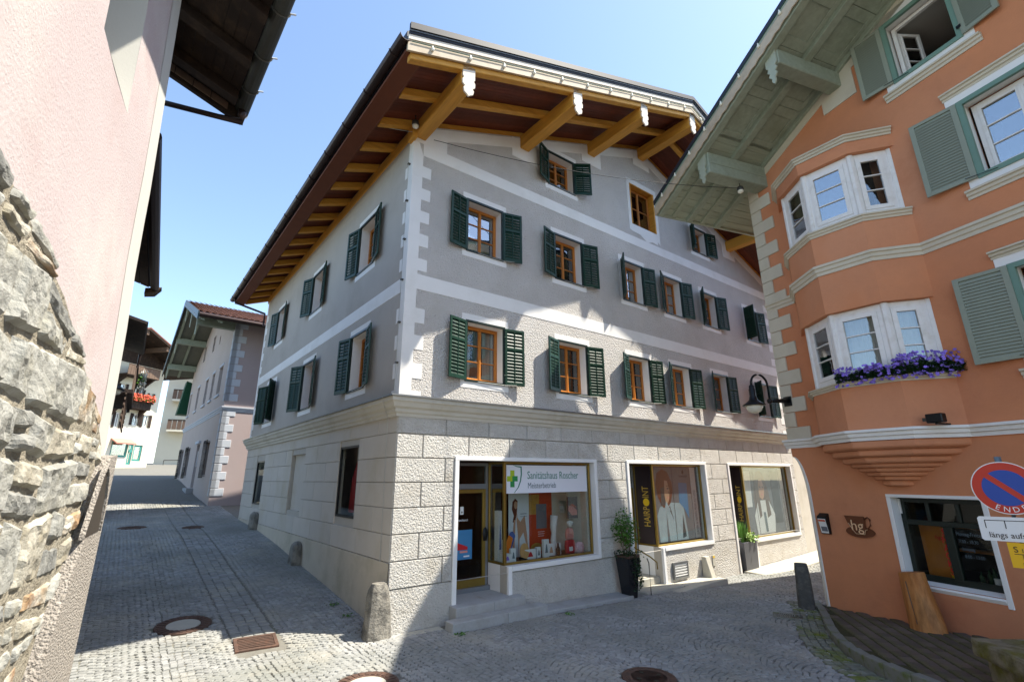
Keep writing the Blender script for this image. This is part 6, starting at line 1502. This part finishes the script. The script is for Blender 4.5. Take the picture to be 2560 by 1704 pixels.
# left lane house with timber balconies just beyond the pink wall
tb = Vector((-15.75, 18.9, 0)); TB = frame(tb, dirv(-38.0), Vector((-dirv(-38).y, dirv(-38).x, 0)))
tbh = thing('timber_balcony_house', 'dark timber house front with balconies behind the left wall', 'house', TB)
m = MB(); m.box(0, 6, .5, 6, 0, 9.2); part('wall', m, 'dark_wood', tbh)
m = MB(); m.loft([[(x, y, z) for y, z in ((-.35, 9.05), (1.5, 9.5), (1.5, 9.65), (-.4, 9.15))] for x in (-.2, 6.3)]); part('roof_edge', m, 'dark_wood', tbh)
for j in range(12): m = MB(); m.box(.0+j*.5, .46+j*.5, -.35, -.31, 6.3, 7.2); part('balcony_board', m, 'brown_wood', tbh)
m = MB(); m.box(0, 6, -.38, .5, 6.15, 6.3); m.box(0, 6, -.4, -.3, 7.2, 7.28); part('balcony_rail', m, 'dark_wood', tbh)
for j in range(6): m = MB(); m.box(0, 6, -.2, -.15, 5.0+j*.22, 5.1+j*.22); part('cladding_slat', m, 'brown_wood', tbh)
m = MB(); m.tube([(6.05, -.25, 6.0), (6.05, -.25, 9.0)], .07, 8); part('downpipe', m, 'gutter_metal', tbh)
blossom_mass('balcony_flowers', 'white flowers hanging from the timber balcony by the left wall', TB @ T(3.6, -.42, 7.28), 2.2, .26, .5, 300, 260, 'petal_white', None, fs=.06, droop=.35, leafm='leaf')
# farthest house with balconies and arches
fb = Vector((-48, 72, 0)); FBM = frame(fb, dirv(62), Vector((-dirv(62).y, dirv(62).x, 0)))
fbh = thing('balcony_house', 'pale far house with arched shopfront and flowered balconies', 'house', FBM)
z0 = 5.0
m = wall_mb(-4, 16, 3, 19, [(.5+2.6*j, 2.3+2.6*j, z0, z0+3.2) for j in range(5)]+[(.5+2.6*j, 2.1+2.6*j, 11, 13.2) for j in range(5)]+[(.5+2.6*j, 2.1+2.6*j, 15, 17.2) for j in range(5)], .4); part('facade', m, 'cream_wall', fbh)
for j in range(5):
    x_ = .5+2.6*j; window(fbh, None, x_, x_+1.8, z0, z0+3.2, rec=.3, wood='cornice_plaster', rows=1, leaves=1, curtain=0, fw=.12, room=1)
    for zz_ in (11, 15): window(fbh, None, x_, x_+1.6, zz_, zz_+2.2, rec=.25, wood='white_paint', rows=1, leaves=2, curtain=2, fw=.1, room=.6)
for zz_ in (9.8, 14.2):
    m = MB(); m.box(-3, 15, -1.6, 0, zz_-.3, zz_); part('balcony_floor', m, 'cream_wall', fbh)
    for j in range(30): m = MB(); m.box(-3+j*.6, -3+j*.6+.5, -1.62, -1.56, zz_, zz_+1.3); part('balcony_board', m, 'brown_wood', fbh)
    m = MB(); m.box(-3, 15, -1.66, -1.5, zz_+1.3, zz_+1.42); part('balcony_rail', m, 'dark_wood', fbh)
blossom_mass('balcony_flowers', 'white and green flowers on the lower balcony of the far house', FBM @ T(2, -1.7, 11.2), 9, .4, .7, 500, 300, 'petal_white', None, fs=.16, droop=.25, leafm='leaf')
m = MB(); m.box(-4, 16, -3, 12, 19, 19.4); part('roof', m, 'terracotta', fbh)
for j in range(7): pass
rl = thing('street_railing', 'thin metal railing before the far house at the lane end', 'railing', FBM @ T(-2, -6, 4.2)); m = MB(); m.tube([(0, 0, 1.1), (14, 0, 1.3)], .06, 6); part('rail', m, 'zinc_dark', rl)
for j in range(5): m = MB(); m.tube([(j*3.4, 0, -1), (j*3.4, 0, 1.1+.2*j*3.4/14)], .05, 6); part('post', m, 'zinc_dark', rl)
m = MB(); m.loft([[(x, y, z) for y, z in ((0, 0), (1.4, .0), (1.5, 2.2), (.3, 2.6))] for x in (0, 1.1)]); single('hanging_awning', m, 'awning_green', 'dark green awning hanging past the far corner of the lane house', 'awning', H2M @ T(-17.2, -.6, 7.6))
t = thing('wall_lamp', 'black lamp on the pink wall edge before the white shop house', 'wall lamp', T(-8.42, 9.9, 4.62) @ Matrix.Scale(.8, 4)); m = MB(); m.tube([(-1.1, -.75, .2), (-.5, -.35, .55), (-.1, -.07, .6), (0, 0, .5), (0, 0, .3)], .025, 8); part('bracket', m, 'black_iron', t); m = MB(); m.lathe([(.05, .3), (.06, .15), (.2, .0), (.26, -.05), (.0001, -.03)], n=16); part('shade', m, 'black_iron', t, smooth=True); m = MB(); m.lathe([(.2, -.05), (.15, -.15), (.0001, -.2)], n=14); part('globe', m, 'lamp_glass', t, smooth=True)

# neighbour beyond the right end of the grey house
nb = thing('neighbour_house', 'pale plain house beyond the right end of the shops', 'house', HM @ T(17.5, .25, 0))
m = wall_mb(0, 9, -1, 10, [(2, 3.2, .6, 2.6), (5, 6.2, .6, 2.6)], .2); part('wall', m, 'cornice_plaster', nb)
m = MB(); m.poly([(0, 0, -1), (0, 9, -1), (0, 9, 10), (0, 0, 10)]); m.poly([(0, 0, 10), (9, 0, 10), (9, 9, 10), (0, 9, 10)]); m.poly([(9, 0, -1), (9, 9, -1), (9, 9, 10), (9, 0, 10)]); part('roof', m, 'cornice_plaster', nb)
for a, b in ((2, 3.2), (5, 6.2)): window(nb, None, a, b, .6, 2.6, rec=.15, wood='brown_wood', rows=2, leaves=2, curtain=2, room=.5)
m = MB(); m.box(-.02, 9, -.12, 0, 4.0, 4.3); part('string_course', m, 'cornice_plaster', nb)
# ------------------------------------------------------------------ traffic sign post at the right edge
SP = Vector((5.86, 5.92, 0)); face = math.degrees(math.atan2(-SP.x, SP.y))   # turned to the camera
SM = T(SP.x, SP.y, 0) @ RZ(-math.degrees(math.atan2(SP.x, SP.y)))
t = thing('traffic_sign', 'round no waiting end sign with plates on a grey post at the right edge', 'traffic sign', SM @ T(0, 0, walk_z(SP.x, SP.y)))
dz = -walk_z(SP.x, SP.y)
m = MB(); m.tube([(0, .05, -.2), (0, .05, 2.96+dz)], .032, 12); part('post', m, 'steel_post', t, smooth=True)
zc = 2.60+dz
def disc(r, y0, y1, mt, nm): m = MB(); m.extr(ell(0, zc, r, r, 48), y0, y1); return part(nm, m, mt, t)
disc(.30, 0, .008, 'sign_white', 'sign_edge'); disc(.29, -.002, 0, 'sign_red', 'red_ring'); disc(.205, -.004, -.002, 'sign_blue', 'blue_field')
m = MB(); ca, sa = math.cos(R(-45)), math.sin(R(-45)); L_, h_ = .215, .03
m.extr([(x*ca-z*sa, zc+x*sa+z*ca) for x, z in ((-L_, -h_), (L_, -h_), (L_, h_), (-L_, h_))], -.006, -.004); part('red_bar', m, 'sign_red', t)
for ch, a in zip('ENDE', (-27, -9, 9, 27)):
    me = text_mesh(ch, .082, 'sign_white', .001, 'CENTER', 1.0); put('lettering', me, t, T(.248*math.sin(R(a)), -.006, zc-.248*math.cos(R(a))) @ RY(-a))
m = MB(); m.extr([(-.30, 2.0+dz), (.30, 2.0+dz), (.32, 2.02+dz), (.32, 2.25+dz), (.30, 2.27+dz), (-.30, 2.27+dz), (-.32, 2.25+dz), (-.32, 2.02+dz)], 0, .006); part('text_plate', m, 'sign_white', t)
m = MB(); m.box(-.26, .26, -.002, 0, 2.225+dz, 2.233+dz)
for x in (-.26, -.09, .08, .25): m.box(x-.004, x+.004, -.0025, 0, 2.14+dz, 2.232+dz)
part('bay_marks', m, 'text_dark', t); place_text(t, 'längs aufstellen', .088, 'text_dark', -.25, -.003, 2.065+dz, sx=.92)
m = MB(); m.box(-.12, .10, 0, .005, 1.72+dz, 1.99+dz); part('hydrant_plate', m, 'sign_yellow', t); m = MB(); m.box(-.08, .07, -.002, 0, 1.865+dz, 1.871+dz); m.box(-.015, -.009, -.002, 0, 1.80+dz, 1.866+dz); part('hydrant_marks', m, 'text_dark', t)
place_text(t, 'S', .09, 'text_dark', -.08, -.003, 1.915+dz); place_text(t, '110', .06, 'text_dark', -.02, -.003, 1.905+dz); place_text(t, '88', .06, 'text_dark', -.03, -.003, 1.76+dz)
for z in (2.5+dz, 2.15+dz): m = MB(); m.box(-.05, .05, .01, .09, z, z+.03); part('clamp', m, 'steel_post', t)

# mossy stone trough end
q = Vector((6.72, 6.62, 0)); TM = T(q.x, q.y, 0) @ RZ(-10)
t = thing('stone_trough', 'mossy old stone trough corner at the lower right edge', 'trough', TM)
m = MB(); rings = []
def rblock(x0, x1, y0, y1, z0, z1, seed, nsub=5, amp=.018):
    bm = bmesh.new(); bmesh.ops.create_cube(bm, size=1); bmesh.ops.subdivide_edges(bm, edges=bm.edges, cuts=nsub, use_grid_fill=True)
    for v in bm.verts:
        p = Vector(((x0+x1)/2+v.co.x*(x1-x0), (y0+y1)/2+v.co.y*(y1-y0), (z0+z1)/2+v.co.z*(z1-z0)))
        n = mnoise.noise_vector(p*5+Vector((seed, 0, 0)))*amp; e = sum(abs(c) > .49 for c in v.co)
        v.co = p+n-Vector((v.co.x*(x1-x0), v.co.y*(y1-y0), v.co.z*(z1-z0))).normalized()*(.012*(e-1))
    me = bpy.data.meshes.new('block'); bm.to_mesh(me); bm.free(); me.materials.append(MAT['mossy_stone']); return me
put('cap', rblock(-.72, 1.2, -.5, .5, .46, .66, 1), t); put('basin', rblock(-.62, 1.2, -.42, .42, -.1, .455, 4), t)

# ------------------------------------------------------------------ planters
def leaf_cloud(m, rnd, n, fn, size, stiff=.5):
    for k in range(n):
        c = Vector(fn(rnd)); a = rnd.uniform(0, 6.28); u_ = Vector((math.cos(a), math.sin(a), rnd.uniform(-.9, .5))).normalized()*size*rnd.uniform(.7, 1.3); v_ = u_.cross(Vector((rnd.uniform(-1, 1), rnd.uniform(-1, 1), 1))).normalized()*size*.42
        m.poly([c, c+u_*.5+v_, c+u_, c+u_*.5-v_])
gzp = lambda x, y: gz(*(HM @ Vector((x, y, 0))).xy)
t = thing('tall_planter', 'tall glossy black planter with leafy shrub and trailing ivy before the shops', 'planter', HM @ T(6.22, -.42, gzp(6.22, -.42)))
m = MB(); m.loft([[(x*.135, y*.135, 0) for x, y in ((-1, -1), (1, -1), (1, 1), (-1, 1))], [(x*.215, y*.215, .93) for x, y in ((-1, -1), (1, -1), (1, 1), (-1, 1))], [(x*.195, y*.195, .93) for x, y in ((-1, -1), (1, -1), (1, 1), (-1, 1))], [(x*.18, y*.18, .86) for x, y in ((-1, -1), (1, -1), (1, 1), (-1, 1))]]); part('pot', m, 'planter_black', t, bevel=.012, seg=2)
m = MB(); m.box(-.185, .185, -.185, .185, .84, .87); part('soil', m, 'soil', t)
m = MB(); m.tube([(-.19, -.2, .95), (.2, -.2, .955), (.2, .2, .95), (-.19, .2, .95), (-.19, -.2, .95)], .03, 7); part('rim_wreath', m, 'rust_iron', t)
rnd = random.Random(3); m = MB(); stems = []
for k in range(9):
    a = rnd.uniform(0, 6.28); r = rnd.uniform(.05, .3); top = (r*math.cos(a), r*math.sin(a), rnd.uniform(1.5, 2.0)); stems.append(top); m.tube([(top[0]*.2, top[1]*.2, .85), (top[0]*.6, top[1]*.6, 1.25), top], [.012, .009, .004], 5)
part('stems', m, 'brown_wood', t)
m = MB()
def sh(rn):
    s_ = rn.choice(stems); f = rn.uniform(.45, 1.05); g = rn.gauss(0, .075); return (s_[0]*f+rn.gauss(0, .085), s_[1]*f+rn.gauss(0, .085), .9+(s_[2]-.9)*f+g)
leaf_cloud(m, rnd, 1100, sh, .062); part('shrub_leaves', m, 'leaf', t, kind='stuff')
m = MB()
def iv(rn):
    a = rn.uniform(-.6, 1.9); h = rn.uniform(0, 1); r = .2+.1*rn.random()+.06*h; return (r*math.cos(a)+.04*h, -abs(r*math.sin(a))*.6-.06, .98-h**1.3*.75+rn.gauss(0, .03))
leaf_cloud(m, rnd, 420, iv, .055); leaf_cloud(m, rnd, 260, lambda rn: (rn.gauss(0, .16), rn.gauss(0, .16), rn.uniform(.9, 1.1)), .055); part('ivy', m, 'leaf_dark', t, kind='stuff')
gx_ = (12.78, .25)
t = thing('grey_planter', 'slim grey planter with grass and pale leaves in the shop recess', 'planter', HM @ T(12.76, .02, -.22))
m = MB(); m.loft([[(x*.4, y*.16, 0) for x, y in ((-1, -1), (1, -1), (1, 1), (-1, 1))], [(x*.44, y*.18, .86) for x, y in ((-1, -1), (1, -1), (1, 1), (-1, 1))], [(x*.42, y*.16, .86) for x, y in ((-1, -1), (1, -1), (1, 1), (-1, 1))], [(x*.42, y*.15, .8) for x, y in ((-1, -1), (1, -1), (1, 1), (-1, 1))]]); part('pot', m, 'planter_grey', t, bevel=.008)
m = MB()
for k in range(160):
    a = rnd.uniform(0, 6.28); r0 = rnd.uniform(0, .12); r1 = rnd.uniform(.1, .36); h = rnd.uniform(.35, .75); b_ = Vector((r0*math.cos(a)-.1, r0*.4*math.sin(a), .82)); tp = b_+Vector((r1*math.cos(a), r1*.5*math.sin(a), h)); md = (b_+tp)/2+Vector((0, 0, .1)); wv = Vector((-math.sin(a), math.cos(a), 0))*.008
    m.poly([b_-wv, b_+wv, md+wv, md-wv]); m.poly([md-wv, md+wv, tp])
part('grass_blades', m, 'grass_blade', t, kind='stuff')
m = MB(); leaf_cloud(m, rnd, 260, lambda rn: (rn.uniform(-.05, .42), rn.gauss(-.05, .1), .86+abs(rn.gauss(0, .13))), .085); part('pale_leaves', m, 'leaf_pale', t, kind='stuff')
# handrail at the middle shop entry
t = thing('handrail', 'thin curved bronze handrail beside the tall black planter', 'handrail', HM @ T(6.95, -.5, gzp(6.95, -.5)))
m = MB(); m.tube([(0, 0, -.1), (0, 0, .75), (.0, .05, .86)], .014, 8); part('post', m, 'black_iron', t)
m = MB(); m.tube([(.08, -.2, .62), (.1, -.18, .78), (.02, -.05, .9), (0, .2, 1.0), (0, .55, 1.12), (0, .9, 1.2)], .018, 8); part('rail', m, 'brass', t, smooth=True)
m = MB(); m.tube([(0, .85, -.1), (0, .85, 1.18)], .014, 8); part('post', m, 'black_iron', t)

# ------------------------------------------------------------------ lamps, wires, light strings
def hw(x, y, z): return HM @ Vector((x, y, z))
def ow(x, y, z): return OM @ Vector((x, y, z))
def wire(label, a, b, sag, mt='cable', r=.008):
    a, b = Vector(a), Vector(b); m = MB(); n = 14; pts = [(a.lerp(b, k/n)-Vector((0, 0, sag*4*(k/n)*(1-k/n)))-a) for k in range(n+1)]
    m.tube(pts, r, 5); return single('overhead_wire', m, mt, label, 'wire', T(*a))
wire('thin wire strung from the grey house corner across to the orange eave', hw(.5, -.05, 10.84), ow(.45, -.85, 10.28), .28)
wire('short pale wire slanting to the corner post under the eave', hw(-.05, -.12, 10.75), hw(-1.0, .55, 11.0), .02, 'wire_pale', .006)
def spot(label, mx):
    t = thing('spotlight', label, 'spotlight', mx, 'outdoor spotlights under the eaves')
    m = MB(); m.tube([(0, 0, .22), (0, 0, .08)], .02, 8); part('bracket', m, 'black_iron', t)
    m = MB(); m.lathe([(.03, .1), (.075, .08), (.09, .0), (.085, -.03)], n=16); part('housing', m, 'zinc_dark', t, smooth=True); m = MB(); m.lathe([(.083, -.02), (.07, -.08), (.0001, -.11)], n=14); part('lamp_glass', m, 'lamp_glass', t, smooth=True)
p = hw(-.12, -.3, 10.82); spot('small round spotlight on the purlin at the grey house corner', T(*p) @ RX(10))
p = ow(.46, -.85, 10.22); spot('small chrome spotlight under the green eave of the orange house', T(*p))
def light_string(label, pts, n, mt, mw_=None, drop=.09, r=.035):
    t = thing('light_string', label, 'light string', mw_)
    pts = [Vector(p) for p in pts]; m = MB(); full = []
    for a, b in zip(pts, pts[1:]):
        for k in range(8): full.append(a.lerp(b, k/8)-Vector((0, 0, .02*math.sin(math.pi*k/8))))
    full.append(pts[-1]); m.tube(full, .009, 5); part('cable', m, mt, t)
    bm_ = MB(); bm_.lathe([(.014, .07), (.018, .05), (.018, .02), (r, -.01), (r*.9, -.045), (.0001, -.065)], n=10); me = bm_.mesh('bulb', 'lamp_glass', True)
    tot = len(full)-1
    for k in range(n):
        f = (k+.5)/n*tot; i = int(f); c = full[i].lerp(full[min(i+1, tot)], f-i); put('bulb', me, t, T(c.x, c.y, c.z-.06))
light_string('string of bulbs along the front verge of the grey house roof', [(X, -2.25, base(X)+.3) for X in (EO+.15, 2.1, 5.5, 8.9)]+[(X, -2.25, base(X)+.3) for X in (12.3, 15.7, 19.0)], 22, 'green_cable', HM)
light_string('string of bulbs along the green verge of the orange house roof', [(X, OF-.07, ob(X)+.3) for X in (OE+.1, 1.2, 3.7, 6.2)], 12, 'green_cable', OM)
# weeds between the cobbles
rnd = random.Random(12)
for k, (x, y, lab) in enumerate(((1.15, -.75, 'small weed tuft at the foot of the shop steps'), (3.7, -.9, 'tiny weed tuft before the granite ledge'), (-.35, 1.9, 'weed tuft between the cobbles beside the shaded wall'), (-.3, 1.2, 'weed tuft near the large corner guard stone'))):
    p = hw(x, y, 0); m = MB(); leaf_cloud(m, rnd, 26, lambda rn: (rn.gauss(0, .05), rn.gauss(0, .05), rn.uniform(0, .04)), .05)
    single('weed_tuft', m, 'leaf', lab, 'weeds', T(p.x, p.y, gz(p.x, p.y)), 'weeds in the street')
